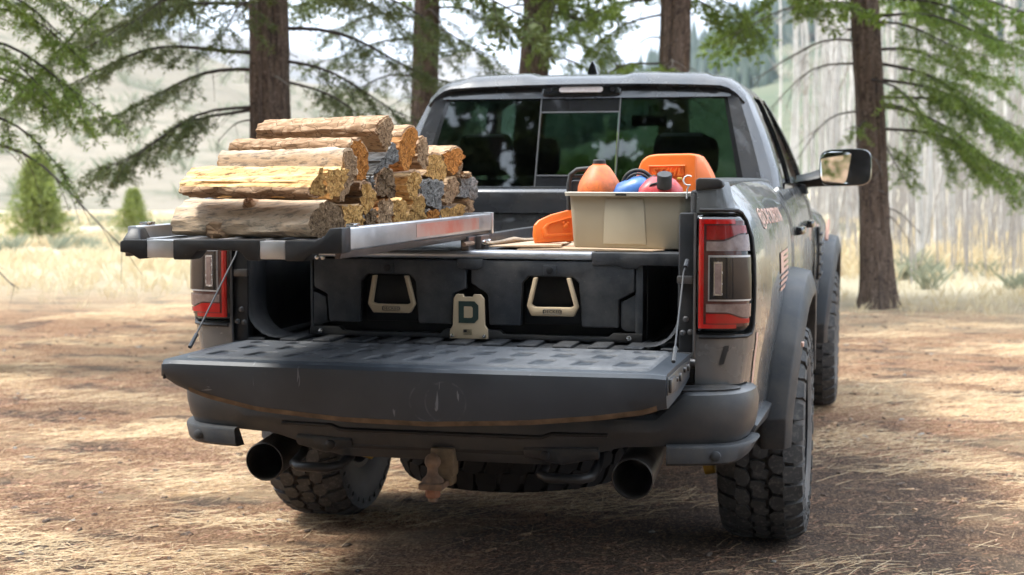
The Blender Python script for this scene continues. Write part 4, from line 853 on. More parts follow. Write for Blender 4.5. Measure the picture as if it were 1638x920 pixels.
def wheel(cx, cy, cz, sgn, ax='x', name='wheel', parent=TK, rub=None):
    """sgn: which side of the truck the outer face looks to"""
    wl = empty(name, (cx,cy,cz)); wl.parent = parent; wl.location = (cx,cy,cz)-wloc(parent) if False else Vector((cx,cy,cz))-wloc(parent)
    def put(mb, nm, mat, par=wl, **k):
        V = []
        for (a,b,c) in mb.v:
            V.append((cx+a*sgn, cy+b, cz+c) if ax=='x' else (cx+b, cy+c, cz+a))
        q = MB(); q.v = V; q.f = mb.f; q.m = mb.m; return q.build(nm, mat, par, **k)
    t = MB(); t.lathe([(.235,-.135),(.255,-.150),(.30,-.163),(.36,-.1635),(.392,-.158),(.412,-.140),(.4195,-.10),(.421,0),(.4195,.10),(.412,.140),(.392,.158),(.36,.1635),(.30,.163),(.255,.150),(.235,.135),(.232,.0)],(0,0,0),'x',72,True)
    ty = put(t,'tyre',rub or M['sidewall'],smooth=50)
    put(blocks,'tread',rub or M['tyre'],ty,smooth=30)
    put(MB().lathe([(.4185,-.130),(.4215,-.105),(.4225,0),(.4215,.105),(.4185,.130)],(0,0,0),'x',72,False,None,False),'tread_groove',M['blackrub'],ty,smooth=50)
    lt = MB()                                                     # raised sidewall lettering blocks
    for k in range(26):
        if k%13 > 8: continue
        a0 = k*2*PI/26; V = []
        for da in (-.055,.055):
            for (ww,rad) in ((.1625,.300),(.1665,.302),(.1665,.340),(.1625,.342)): V.append((ww,math.cos(a0+da)*rad,math.sin(a0+da)*rad))
        lt.add(V,[(0,1,2,3),(4,7,6,5),(1,5,6,2),(0,4,5,1),(3,2,6,7)])
    put(lt,'sidewall_lettering',M['sidewall'],ty,smooth=30)['kind'] = 'stuff'
    rm = MB(); rm.lathe([(.240,.150),(.245,.135),(.228,.120),(.222,.02),(.222,-.12),(.240,-.135),(.215,-.13),(.205,0),(.205,.03)],(0,0,0),'x',48,False,None,False); 
    for k in range(6):
        a0 = k*PI/3; V = []
        for (rad,hw,xx) in ((.06,.035,.075),(.215,.045,.11)):
            for da in (-1,1):
                for dx in (0,-.03): V.append((xx+dx, math.cos(a0)*rad-math.sin(a0)*hw*da, math.sin(a0)*rad+math.cos(a0)*hw*da))
        rm.add(V,[(0,2,6,4),(1,5,7,3),(0,4,5,1),(2,3,7,6)])
    rm.lathe([(.001,.10),(.05,.10),(.07,.08),(.075,.05),(.07,.0)],(0,0,0),'x',24)
    put(rm,'rim',M['black'],wl,smooth=35); put(MB().lathe([(.0005,-.06),(.17,-.06),(.175,-.03),(.17,.0),(.0005,.0)],(0,0,0),'x',36),'brake_disc',M['steel'],wl); return wl
for sx in (1,-1):
    wheel(.938*sx,0,.442,sx); wheel(.940*sx,3.686,.442,sx)
wheel(.04,-.66,.515,1,'z','spare_wheel',rub=pm('shade_dark_spare_rubber',(.010,.010,.011),(.016,.016,.016),20,.75,spec=.2))  # darker rubber than the road wheels: underbody shade put into its colour
# ---- wheel-arch flares
def flare(yc, front=False):
    O = [(-.585,.46),(-.635,.58),(-.60,.78),(-.50,.95),(-.36,1.045),(-.16,1.085),(.16,1.085),(.36,1.045),(.50,.95),(.60,.78),(.62,.62)]
    I = [(-.51,.46),(-.545,.58),(-.515,.74),(-.43,.875),(-.31,.955),(-.14,.985),(.14,.985),(.31,.955),(.43,.875),(.515,.74),(.535,.62)]
    x0 = .985; rings = []
    for k_,(o,i) in enumerate(zip(O,I)):
        q_ = (.055,.048,.030,.014,.005,0,0,.005,.010,.014,.014)[k_]
        def m(t): return (yc+lerp(o[0],i[0],t), lerp(o[1],i[1],t))
        a,b,c,d = m(-.10),m(.05),m(.80),m(1.0)
        rings.append([(x0-q_*.5,*a),(x0+.045-q_,*a),(1.098-q_,*b),(1.120-q_,*c),(1.116-q_,*d),(1.06-q_,*d),(x0-.05,*d)])
    return rings
for sx in (1,-1):
    for yc in (0,3.686):
        mb = MB(); mb.loft(flare(yc)); mb.build('wheel_arch_flare', M['flare'], TK, flipx=sx<0, bevel=.006, smooth=30)
        mb = MB(); rows = [[(x,yc+math.cos(a)*.50,.50+math.sin(a)*.47) for a in [R_(18+144*k/16) for k in range(17)]] for x in (.60,.97)]
        mb.grid(rows); mb.build('wheel_well', M['black'], TK, flipx=sx<0)
    q = MB(); q.box(1.098,1.108,-.60,-.555,.845,.862); q.build('flare_marker', M['pink'], TK, flipx=sx<0, bevel=.002)
    # lower quarter trim behind the rear wheel
    mb = MB(); mb.loft([[(.92,y,.575+.03*(y+.62)*-1.2),(.985-.03*(-.62-y),y,.585+.03*(y+.62)*-1.2),(1.0-.02*(-.62-y),y,.640),(.95,y,.66)] for y in (-1.16,-1.0,-.8,-.60)]); mb.build('quarter_trim', M['flare'], TK, flipx=sx<0, bevel=.005)
# ---- cab lower body, doors, front wings
def cabx(z): return float(np.interp(z,[.55,.75,1.0,1.2,1.32,1.38,1.42],[.955,.985,1.005,1.0,.975,.95,.925]))
for sx in (1,-1):
    for nm,ya,yb in (('rear_door',.60,1.58),('front_door',1.59,2.72)):
        mb = MB(); rows = []; ys_ = fill([ya,yb],.12)
        for z in fill([.56,.75,1.0,1.2,1.32,1.38,1.42],.05): rows.append([(cabx(z)-.02*max(0,(y-2.3)),y,z) for y in ys_])
        mb.grid(rows); d = mb.build(nm, M['paint'], TK, flipx=sx<0, smooth=50); so = d.modifiers.new('t','SOLIDIFY'); so.thickness = .012; so.offset = -1
        q = MB(); yh = ya+.16 if nm=='rear_door' else ya+.14; q.loft([[(1.0,y,1.20),(1.035*(1 if e else .99),y,1.204),(1.036*(1 if e else .99),y,1.236),(1.0,y,1.24)] for y,e in ((yh,0),(yh+.03,1),(yh+.2,1),(yh+.23,0))]); q.build('door_handle', M['gloss'], d, flipx=sx<0, bevel=.004)
    mb = MB(); rows = []
    for y in fill([2.73,2.95,3.2,3.686,4.1,4.45,4.62,4.70],.1):
        t = (y-2.73)/1.97; out = .035*math.sin(min(1,t*1.25)*PI); nar = .20*max(0,(y-4.3)/.4)**2; top = 1.275-.03*t-.05*max(0,(y-4.4)/.3)
        prof_ = [(.72,top+.012),(.86,top+.008),(.92,top-.008),(.965,top-.045),(.99,top-.10),(1.0,1.05),(1.0,.95),(.985,.75),(.96,.58)]
        rows.append([(a+out*(a>.9)-nar,y,z) for a,z in prof_])
    m_ = len(rows[0]); mb2 = MB()
    for i in range(len(rows)-1):
        for j in range(m_-1):
            ym = (rows[i][j][1]+rows[i+1][j][1])/2; zm = (rows[i][j][2]+rows[i][j+1][2])/2
            if j >= 4 and in_arch(ym-3.686,zm,.56): continue
            mb2.add([rows[i][j],rows[i+1][j],rows[i+1][j+1],rows[i][j+1]],[(0,1,2,3)])
    mb2.build('front_wing', M['paint'], TK, flipx=sx<0, smooth=50)
    q = MB(); q.box(1.005,1.02,2.86,3.08,.86,1.17); vt = q.build('wing_vent', M['black'], TK, flipx=sx<0, bevel=.004)
    for k in range(5):
        q = MB(); q.box(1.018,1.034,2.87,3.07,.885+k*.058,.900+k*.058); q.build('vent_bar', M['flare'], vt, flipx=sx<0, bevel=.003)
    q = MB(); q.tube([(1.055,3.25+.0,1.20),(1.052,3.22,1.13),(1.046,3.20,1.08)],.012,6); q.build('decal_stripe', M['pink'], TK, flipx=sx<0)
    mb = MB(); mb.box(.86,.975,.62,2.9,.44,.56); mb.build('side_sill', M['black'], TK, flipx=sx<0, bevel=.02)
mb = MB(); rows = []
for y in (2.78,3.0,3.5,4.2,4.55,4.70): rows.append([(x,y,(1.285-.03*(y-2.7)/2-.05*max(0,(y-4.4)/.3))+.05*(1-(abs(x)/.72)**4)*(1 if y<4.6 else .3)) for x in np.linspace(-.74,.74,13)])
mb.grid(rows); mb.build('bonnet', M['paint'], TK, smooth=50)
mb = MB(); mb.box(-.80,.80,4.62,4.72,.62,1.24); mb.build('grille', M['black'], TK, bevel=.03)
mb = MB(); mb.box(-.92,.92,4.60,4.80,.48,.66); mb.build('front_bumper', M['black'], TK, bevel=.05)
mb = MB(); mb.box(-.90,.90,.57,.60,.56,1.42); mb.box(-.85,.85,2.75,2.8,.6,1.27); mb.build('cab_bulkhead', M['roofpaint'], TK, bevel=.004)
mb = MB(); mb.box(-.88,.88,.6,2.9,.55,.62); mb.build('cab_floor', M['black'], TK)
# ---- greenhouse
def hwx(z): return float(np.interp(z,[1.41,1.5,1.65,1.8,1.86,1.9],[.930,.910,.858,.792,.758,.72]))       # outer half width
def ry(z): return lerp(.735,.90,(z-1.41)/.45)                                                     # rear glass plane
def rgx(z): return lerp(.770,.672,(z-1.417)/.42)
ZP = [1.405,1.45,1.5,1.56,1.62,1.68,1.74,1.80,1.85,1.88]
for sx in (1,-1):
    mb = MB(); rings = []                                        # rear roof pillar
    for z in ZP:
        wq = hwx(z); g_ = rgx(z); yr = ry(z); yw = lerp(1.00,1.16,(z-1.41)/.47)
        rings.append([(g_,yr+.03,z),(g_,yr,z),(lerp(g_,wq,.30),yr-.012,z),(lerp(g_,wq,.52),yr-.022,z),(lerp(g_,wq,.60),yr-.010,z),(lerp(g_,wq,.82),yr+.006,z),(wq-.008,yr+.045,z),(wq,yr+.10,z),(wq+.002,yw-.03,z),(wq-.004,yw,z),(wq-.05,yw,z)])
    mb.loft(rings); mb.build('roof_pillar', M['roofpaint'], TK, flipx=sx<0, smooth=24)
    def strip(nm, f0, f1, mat, dx=0., th=.03, z0=1.405, z1=1.865):
        mb = MB(); rings = []
        for k in range(9):
            z = lerp(z0,z1,k/8); w_ = hwx(z)+dx; rings.append([(w_,f0(z),z),(w_,f1(z),z),(w_-th,f1(z),z),(w_-th,f0(z),z)])
        mb.loft(rings); return mb.build(nm, mat, TK, flipx=sx<0, smooth=40)
    t_ = lambda z: (z-1.41)/.455
    strip('door_pillar', lambda z: lerp(1.56,1.62,t_(z)), lambda z: lerp(1.66,1.70,t_(z)), M['gloss'], .001)
    strip('windscreen_pillar', lambda z: lerp(2.66,2.02,t_(z)), lambda z: lerp(2.82,2.12,t_(z)), M['roofpaint'], .0, .06)
    strip('side_window', lambda z: lerp(1.00,1.16,t_(z)), lambda z: lerp(1.56,1.62,t_(z)), M['tint'], -.012, .006)
    strip('side_window', lambda z: lerp(1.66,1.70,t_(z)), lambda z: lerp(2.66,2.02,t_(z)), M['glass'], -.012, .006)
    mb = MB(); mb.loft([[(hwx(1.415)+.006,y,1.408),(hwx(1.415)+.008,y,1.432),(hwx(1.43)-.02,y,1.436),(hwx(1.43)-.03,y,1.40)] for y in (.95,1.5,2.3,2.75)]); mb.build('window_sill_trim', M['gloss'], TK, flipx=sx<0)
    mb = MB(); mb.loft([[(hwx(1.86)+.004,y,1.848),(hwx(1.88)+.006,y,1.872),(hwx(1.9)-.01,y,1.888),(hwx(1.88)-.05,y,1.86)] for y in (1.08,1.4,1.8,2.05)]); mb.build('roof_side_rail', M['gloss'], TK, flipx=sx<0, bevel=.004)
mb = MB(); rows = []                                              # roof skin with raised side channels
for y in fill([.862,.874,.90,1.0,1.4,1.9,2.15],.15):
    row = []; drop = .055*max(0,(.93-y)/.07)**1.4+.05*max(0,(y-1.9)/.25)**2
    for u in np.linspace(-1,1,41):
        a = abs(u); x = u*.757; z = 1.952-.020*a**2-.075*max(0,(a-.84)/.16)**2 + (.012 if .30 < a < .80 else .0)*min(1,max(0,(y-.86)/.04)); row.append((x,y,z-drop))
    rows.append(row)
mb.grid(rows); rf = mb.build('roof', M['roofpaint'], TK, smooth=50); so = rf.modifiers.new('t','SOLIDIFY'); so.thickness = .02; so.offset = -1
def rq(x,z,d=0): return (x, ry(z)-d, z)
mb = MB(); 
def rpanel(x0,x1,z0,z1,d0,d1): 
    return [[rq(x0,z0,d),rq(x1,z0,d),rq(x1,z1,d),rq(x0,z1,d)] for d in (d0,d1)]
mb = MB(); rings = []
for k in range(41):
    u = -1+2*k/40; x = u*.69; a = abs(u); zt = 1.905-.03*a**2-.03*max(0,(a-.9)/.1); rings.append([(x,ry(1.832),1.832),(x,ry(1.832)-.014,1.834),(x,ry(1.87)-.012,1.868),(x,ry(1.9)-.01,zt),(x,ry(1.9)+.03,zt+.012),(x,ry(1.9)+.04,1.84)])
mb.loft(rings); mb.build('roof_header', M['roofpaint'], TK, smooth=50)
wn = empty('rear_window', (0,.8,1.41)); wn.parent = TK; wn['label'] = 'tinted sliding rear window'
def trap(x0b,x0t,x1b,x1t,z0,z1,d,th): return [[(x0b,ry(z0)-q,z0),(x1b,ry(z0)-q,z0),(x1t,ry(z1)-q,z1),(x0t,ry(z1)-q,z1)] for q in (d,d-th)]
for (a,b,c,d_) in ((-.768,-.674,-.205,-.205),(.178,.178,.768,.674)):
    MB().loft(trap(a,b,c,d_,1.412,1.838,-.002,.005)).build('pane', M['tint'], wn)
MB().loft(trap(-.195,-.195,.168,.168,1.47,1.765,.004,.005)).build('pane', M['tint'], wn)
for (x0,x1,z0,z1) in ((-.205,.178,1.765,1.838),(-.205,.178,1.412,1.470)): MB().loft(trap(x0,x0,x1,x1,z0,z1,.006,.008)).build('slider_panel', M['gloss'], wn)
for x in (-.203,.176): MB().loft(trap(x-.0025,x-.0025,x+.0025,x+.0025,1.412,1.838,.010,.008)).build('slider_trim', M['steel'], wn)
for z in (1.470,1.768): MB().loft(trap(-.198,-.198,.172,.172,z-.003,z+.003,.0105,.006)).build('slider_trim', M['steel'], wn)
mb = MB()
for (a,b) in ((-1,0),(1,0)):
    mb.loft(trap(a*.772,a*.678,a*.745,a*.655,1.405,1.842,.000,.004))
mb.loft(trap(-.75,-.75,.75,.75,1.398,1.418,.004,.012)); mb.loft(trap(-.66,-.66,.66,.66,1.828,1.842,.003,.010)); mb.build('window_seal', M['gloss'], wn)
# high brake light
bl = MB(); rings = []
for x,k in ((-.206,.4),(-.195,.85),(-.17,1),(.14,1),(.168,.85),(.180,.4)): rings.append([(x,ry(1.86)-.012,1.872-.032*k),(x,ry(1.86)-.012-.018*k,1.872-.028*k),(x,ry(1.88)-.012-.014*k,1.872+.026*k),(x,ry(1.9),1.872+.034*k)])
blo = bl.loft(rings).build('brake_light', M['gloss'], TK, bevel=.004, smooth=30)
q = MB(); q.loft([[(x,ry(1.87)-.033,1.874-h_),(x,ry(1.87)-.037,1.874-h_*.8),(x,ry(1.88)-.034,1.874+h_*.8),(x,ry(1.88)-.028,1.874+h_)] for x,h_ in ((-.115,.008),(-.105,.015),(.083,.015),(.093,.008))]); q.build('brake_lens', pm('pale_brake_lens',(.62,.52,.48),(.75,.70,.68),60,.2,.2,coat=.6), blo)
for x in (-.165,.138):
    q = MB(); q.lathe([(.011,ry(1.87)-.030),(.011,ry(1.87)-.037),(.001,ry(1.87)-.036)],(x,0,1.874),'y',14); q.build('cargo_camera', M['black'], blo)
# antenna fin
mb = MB(); mb.loft([[(-.010-w_,y,1.957),(-.010-w_*.5,y,1.957+h_*.7),(-.010,y,1.957+h_),(-.010+w_*.5,y,1.957+h_*.7),(-.010+w_,y,1.957)] for y,w_,h_ in ((1.15,.026,.07),(1.17,.03,.078),(1.22,.030,.062),(1.28,.022,.035),(1.34,.008,.008))]); mb.build('antenna_fin', M['gloss'], TK, smooth=50)
# windscreen, dash, seats, inside mirror
mb = MB(); mb.loft([[(-.86,2.80,1.30),(.86,2.80,1.30),(.72,2.10,1.875),(-.72,2.10,1.875)],[(-.86,2.81,1.305),(.86,2.81,1.305),(.72,2.11,1.88),(-.72,2.11,1.88)]]); mb.build('windscreen', M['glass'], TK)
mb = MB(); mb.prism([(2.35,.9),(2.35,1.30),(2.42,1.36),(2.70,1.34),(2.76,1.28),(2.76,.9)],'x',-.86,.86); mb.build('dashboard', M['seat'], TK, bevel=.01)
def cab_seat(x, y, w, hr=True):
    s = empty('cab_seat', (x,y,.62)); s.parent = TK; s.location = (x,y,.62)
    MB().loft([[(x-w/2*k,y-.02+dy,z),(x+w/2*k,y-.02+dy,z),(x+w/2*k*.95,y+.13+dy,z),(x-w/2*k*.95,y+.13+dy,z)] for z,k,dy in ((.85,.96,.12),(1.05,1,.08),(1.25,.98,.03),(1.42,.88,-.01),(1.45,.7,-.01))]).build('backrest', M['seat'], s, bevel=.03, seg=3, smooth=25)
    MB().box(x-w/2,x+w/2,y+.08,y+.58,.78,.93).build('cushion', M['seat'], s, bevel=.04, seg=3)
    if hr: MB().loft([[(x-a,y-.03,z),(x+a,y-.03,z),(x+a*.9,y+.07,z),(x-a*.9,y+.07,z)] for z,a in ((1.47,.10),(1.50,.13),(1.60,.135),(1.655,.12),(1.67,.09))]).build('headrest', M['seat'], s, bevel=.02, seg=3, smooth=25)
for x in (-.42,.42): cab_seat(x,1.72,.52)
for x in (-.47,.47): cab_seat(x,.86,.50)
mb = MB(); mb.box(.02,.22,2.16,2.18,1.74,1.80); mb.tube([(.12,2.18,1.80),(.12,2.16,1.86)],.01,8); mb.build('inside_mirror', M['gloss'], TK, bevel=.01)
# door mirrors
for sx in (1,-1):
    m = empty('door_mirror', (.95*sx,2.30,1.42)); m.parent = TK; m.location = (.95*sx,2.30,1.42)
    mb = MB(); mb.loft([[(x,2.26+d,zc-h_),(x,2.20+d,zc),(x,2.26+d,zc+h_),(x,2.36+d,zc+h_*.9),(x,2.40+d,zc),(x,2.36+d,zc-h_*.9)] for x,h_,zc,d in ((.915,.034,1.435,0),(.99,.040,1.445,-.01),(1.06,.05,1.46,-.02),(1.12,.06,1.47,-.02))]); mb.build('mirror_arm', M['black'], m, flipx=sx<0, bevel=.006)
    mb = MB(); rings = []
    for y,k,s_ in ((2.165,1,.97),(2.18,1,1),(2.24,1,1.0),(2.32,.9,.93),(2.38,.7,.7),(2.40,.5,.4)):
        ring = []
        for a in range(28):
            an = 2*PI*a/28; ca,sa = math.cos(an),math.sin(an); ex = .138*math.copysign(abs(ca)**.45,ca)*s_; ez = .100*math.copysign(abs(sa)**.45,sa)*s_
            ring.append((1.178+ex,y,1.512+ez+.02*ex))
        rings.append(ring)
    mb.loft(rings); mb.build('mirror_housing', M['gloss'], m, flipx=sx<0, smooth=50)
    def mring(k,y,x0=-1,x1=1):
        out = []
        for a in range(28):
            an = 2*PI*a/28; ca,sa = math.cos(an),math.sin(an); out.append((1.170+.122*math.copysign(abs(ca)**.4,ca)*k,y+.02*ca,1.512+.084*math.copysign(abs(sa)**.4,sa)*k))
        return out
    q = MB(); q.add(mring(1,2.163),[tuple(range(28))]); o = q.build('mirror_glass', M['mirror'], m, flipx=sx<0)
    q = MB(); q.box(1.221,1.226,2.158,2.172,1.432,1.594); q.build('mirror_divider', M['gloss'], m, flipx=sx<0)
    q = MB(); q.loft([[(.93,2.2,1.375),(.98,2.18,1.365),(.985,2.28,1.37),(.94,2.3,1.38)],[(.93,2.2,1.425),(.965,2.18,1.42),(.97,2.28,1.425),(.94,2.3,1.43)]]); q.build('puddle_lamp', M['black'], m, flipx=sx<0, bevel=.008)
# ---- decals on the right bed side
def on_side(s0, z0, d=.0015, slope=0.): return lambda x,y,z: side(s0+x, z0+y+slope*x, d+max(0,z))
text_obj('lettering', '@DECKEDUSA', .066, M['pink'], TK, (lambda x,y,z: side(.84+x*1.55,1.325+y*1.15-.02*x,.002+max(0,z))), .0008, space=1.28)['label'] = 'faded copper lettering on the right bed side'
def sdecal(name, poly, parent=TK, mat='pink', d=.003):
    mb = MB(); mb.add([side(s,z,d) for s,z in poly],[tuple(range(len(poly)))]); o = mb.build(name, M[mat], parent, recalc=False); return o
fl = empty('flag_decal', (1.02,0,1.08)); fl.parent = TK; fl.location = (1.02,0,1.08)
F0 = s_at_y(-.62)
for k in range(7):
    z0 = 1.190-k*.0215; sdecal('stripe', [(F0+.0,z0),(F0+.40,z0),(F0+.40,z0-.0125),(F0+.0,z0-.0125)], fl)
sdecal('canton', [(F0,1.190),(F0+.14,1.190),(F0+.14,1.113),(F0,1.113)], fl, d=.0035)
mb = MB(); zs = np.linspace(.958,.64,16); mb.grid([[side(lerp(.262,.33,k/15)+q,float(z),.003) for q in (0,.013,.026)] for k,z in enumerate(zs)]); mb.build('decal_stripe', M['pink'], TK, recalc=False)
mb = MB(); mb.add([side(s,z,.002) for s,z in ((.092,.925),(.110,.928),(.094,.868),(.074,.862))],[(0,1,2,3)]); mb.build('scuff_mark', M['ink'], TK, recalc=False)
# ================================================================== drawer system in the bed
DS = empty('drawer_system', (0,-1.1,.913), 'black two-drawer bed storage box with tan handles and lettered plate', 'storage drawers')
YF = -1.19
def prismy(poly, y0, y1, name, mat, parent, bevel=.003, seg=2):
    return MB().prism(poly,'y',y0,y1).build(name, mat, parent, bevel=bevel, seg=seg, smooth=25)
MB().box(-.745,.745,-1.185,.44,1.186,1.2125).build('deck', M['drawer'], DS, bevel=.003)
MB().prism([(-1.203,1.194),(-1.203,1.203),(-1.198,1.2135),(-1.12,1.2150),(-1.12,1.186),(-1.198,1.187)],'x',-.60,.432).build('edge_strip', M['alu'], DS, bevel=.0015)
text_obj('lettering','DECKED',.024,M['ink'],DS,lambda x,y,z:(x*1.5-.01,-1.160+y*1.3,1.2155+max(0,z)),.0003,shear=.2)
MB().prism([(.434,1.168),(.434,1.213),(.742,1.213),(.742,1.172),(.60,1.172),(.585,1.160),(.54,1.160),(.525,1.172)],'y',-1.203,-1.10).build('wing_bar', M['drawer'], DS, bevel=.003)
MB().prism([(-.742,1.172),(-.742,1.213),(-.602,1.213),(-.602,1.172)],'y',-1.203,-1.10).build('wing_bar', M['drawer'], DS, bevel=.003)
MB().box(-.585,.61,-1.10,.42,.915,1.184).build('carcass', M['black'], DS, bevel=.004)
for (a,b) in ((-.577,-.566),(.581,.606)): MB().box(a,b,-1.195,-1.10,.913,1.184).build('corner_post', M['drawer'], DS, bevel=.003)
# corner wedges beside each drawer front
prismy([(-.577,1.070),(-.520,1.046),(-.514,.962),(-.530,.950),(-.577,.948)], -1.192,-1.11,'corner_wedge',M['drawer'],DS)
prismy([(.606,1.085),(.586,1.076),(.532,1.046),(.532,.962),(.548,.948),(.606,.948)], -1.192,-1.11,'corner_wedge',M['drawer'],DS)
# bottom bar, bolts, centre divider
prismy([(-.577,.912),(-.577,.942),(-.47,.942),(-.455,.928),(-.10,.928),(-.085,.942),(.11,.942),(.125,.928),(.49,.928),(.505,.942),(.606,.942),(.606,.912)],-1.200,-1.16,'bottom_bar',M['black'],DS,.002)
for x in (-.538,.561): MB().lathe([(.0085,-1.200),(.0085,-1.205),(.004,-1.207),(.0005,-1.207)],(x,0,.926),'y',14).build('bolt', M['chrome'], DS)
prismy([(-.038,1.186),(-.034,1.158),(-.010,1.150),(.030,1.150),(.052,1.158),(.056,1.186)],-1.206,-1.15,'top_catch',M['drawer'],DS)
def drawer(fr, pk, hd, lock):
    d = empty('drawer',(lock[0],-1.15,.95)); d.parent = DS; d.location = Vector((lock[0],-1.15,.95))-wloc(DS)
    o = [tuple(p) for p in fr]; poly = o[:4]+[pk[5],pk[0],pk[1],pk[2],pk[3],pk[4]]+o[4:]
    prismy(poly,-1.200,-1.165,'drawer_front',M['drawer'],d,.005,3)
    prismy([pk[5],pk[0],pk[1],pk[2],pk[3],pk[4]],-1.128,-1.120,'handle_pocket',M['black'],d)
    prismy([(lock[0]-.022,lock[1]-.020),(lock[0]-.022,lock[1]+.018),(lock[0]+.022,lock[1]+.018),(lock[0]+.022,lock[1]-.020)],-1.204,-1.198,'lock_plate',M['drawer'],d,.002)
    MB().lathe([(.0125,-1.203),(.0125,-1.208),(.009,-1.2095),(.0005,-1.2095)],(lock[0],0,lock[1]),'y',18).build('lock', M['black'], d)
    a,b,c,e,f_,g_ = hd; w = .013
    outer = [a,b,c,e,f_,g_]; inner = [(g_[0]-w,g_[1]),(f_[0]-w*1.1,f_[1]+.004),(e[0]-.012,e[1]+.030),(c[0]+.012,c[1]+.030),(b[0]+w*1.1,b[1]+.004),(a[0]+w,a[1])]
    h = prismy(outer+inner,-1.214,-1.188,'handle',M['tan'],d,.003)
    cx = (c[0]+e[0])/2; cz = c[1]+.0155
    text_obj('lettering','DECKED',.0135,M['ink'],h,lambda x,y,z:(x*1.15+cx,-1.2145-max(0,z),cz+y),.0003,space=1.1,bold=.0002)
    R = .029; H_ = .0078; loop = [(cx-R,cz-H_),(cx+R,cz-H_),(cx+R+.003,cz-H_+.003),(cx+R+.003,cz+H_-.003),(cx+R,cz+H_),(cx-R,cz+H_),(cx-R-.003,cz+H_-.003),(cx-R-.003,cz-H_+.003)]
    MB().tube([(p[0],-1.2142,p[1]) for p in loop+loop[:1]],.0008,4).build('lettering', M['ink'], h)
drawer([(-.562,1.182),(-.560,1.080),(-.512,1.057),(-.505,.960),(-.056,.960),(-.056,1.062),(-.007,1.084),(-.007,1.182)][0:8],
       [(-.387,1.106),(-.362,1.129),(-.210,1.129),(-.188,1.108),(-.178,.960),(-.392,.960)], [(-.340,1.126),(-.357,1.027),(-.338,.996),(-.206,.996),(-.187,1.027),(-.212,1.126)], (-.288,1.152))
drawer([(.012,1.182),(.012,1.102),(.070,1.067),(.076,.960),(.524,.960),(.524,1.054),(.578,1.082),(.578,1.182)],
       [(.191,1.106),(.215,1.129),(.366,1.129),(.389,1.108),(.399,.960),(.186,.960)], [(.234,1.126),(.211,1.030),(.227,.996),(.373,.996),(.389,1.028),(.361,1.126)], (.289,1.152))
pl = prismy([(-.057,.914),(-.057,.943),(-.047,.958),(-.044,1.052),(-.034,1.066),(-.012,1.066),(-.009,1.057),(.024,1.057),(.027,1.066),(.050,1.066),(.062,1.052),(.065,.960),(.075,.946),(.075,.914)],-1.226,-1.206,'letter_plate',M['tan'],DS,.002)
pl['label'] = 'tan plate with a dark green letter D'
prismy([(-.025,.968),(-.025,1.043),(.031,1.043),(.045,1.029),(.045,.983),(.031,.968)],-1.2275,-1.225,'letter',M['green_ink'],pl,0)
prismy([(-.006,.986),(-.006,1.025),(.020,1.025),(.025,1.020),(.025,.991),(.020,.986)],-1.2285,-1.227,'letter_counter',M['tan'],pl,0)
for k in range(5): MB().box(-.008,.022,-1.2272,-1.2255,.9275+k*.004,.9297+k*.004).build('flag_stripe', pm('olive_print',(.16,.13,.07),None,9,.5) if k==0 else bpy.data.materials['olive_print'], pl)
MB().box(-.008,.004,-1.2280,-1.2260,.9355,.9460).build('flag_canton', M['ink'], pl)
for x in (-.048,.066): MB().lathe([(.0062,-1.226),(.0062,-1.231),(.003,-1.2325),(.0005,-1.2325)],(x,0,.924),'y',12).build('bolt', M['chrome'], pl)
# ================================================================== cargo slide
CS = empty('cargo_slide', (-.31,-1.6,1.213), 'aluminium cargo slide drawn out over the tailgate, carrying firewood', 'cargo slide')
Y0,Y1 = -2.425,-.885
def capface(poly, name, mat, y0=-2.472, y1=-2.40, bevel=.004): return prismy(poly,y0,y1,name,mat,CS,bevel)
capface([(-.634,1.264),(-.634,1.294),(-.620,1.299),(-.555,1.299),(-.555,1.248),(-.578,1.246),(-.606,1.262)],'slide_corner',M['black'])
MB().loft([[(-.630,-2.468,1.297),(-.575,-2.466,1.297),(-.575,-2.40,1.297),(-.628,-2.40,1.297)],[(-.618,-2.440,1.330),(-.592,-2.440,1.330),(-.592,-2.40,1.330),(-.618,-2.40,1.330)]]).build('corner_post', M['black'], CS, bevel=.004)
capface([(-.477,1.246),(-.477,1.300),(-.227,1.302),(-.227,1.246),(-.262,1.246),(-.285,1.272),(-.405,1.272),(-.428,1.246)],'slide_handle',M['black'])
capface([(-.155,1.246),(-.155,1.301),(-.070,1.301),(-.045,1.312),(-.028,1.334),(.006,1.336),(.006,1.268),(-.080,1.266),(-.102,1.246)],'slide_corner',M['black'])
for a,b in ((-.555,-.477),(-.227,-.155)): capface([(a,1.2505),(a,1.2985),(b,1.2985),(b,1.2505)],'slide_insert',M['alu'],-2.469,-2.405,.002)
MB().box(-.60,-.03,-2.43,Y1,1.283,1.2965).build('slide_deck', pm('ribbed_slide_mat',(.05,.053,.058),(.075,.078,.082),10,.55,0,.6,300,.0015,dust=.3), CS, bevel=.002)
for k in range(5): MB().box(-.585+k*.11,-.555+k*.11,-2.425,Y1,1.2965,1.3012).build('deck_rib', M['alu'], CS, bevel=.001)
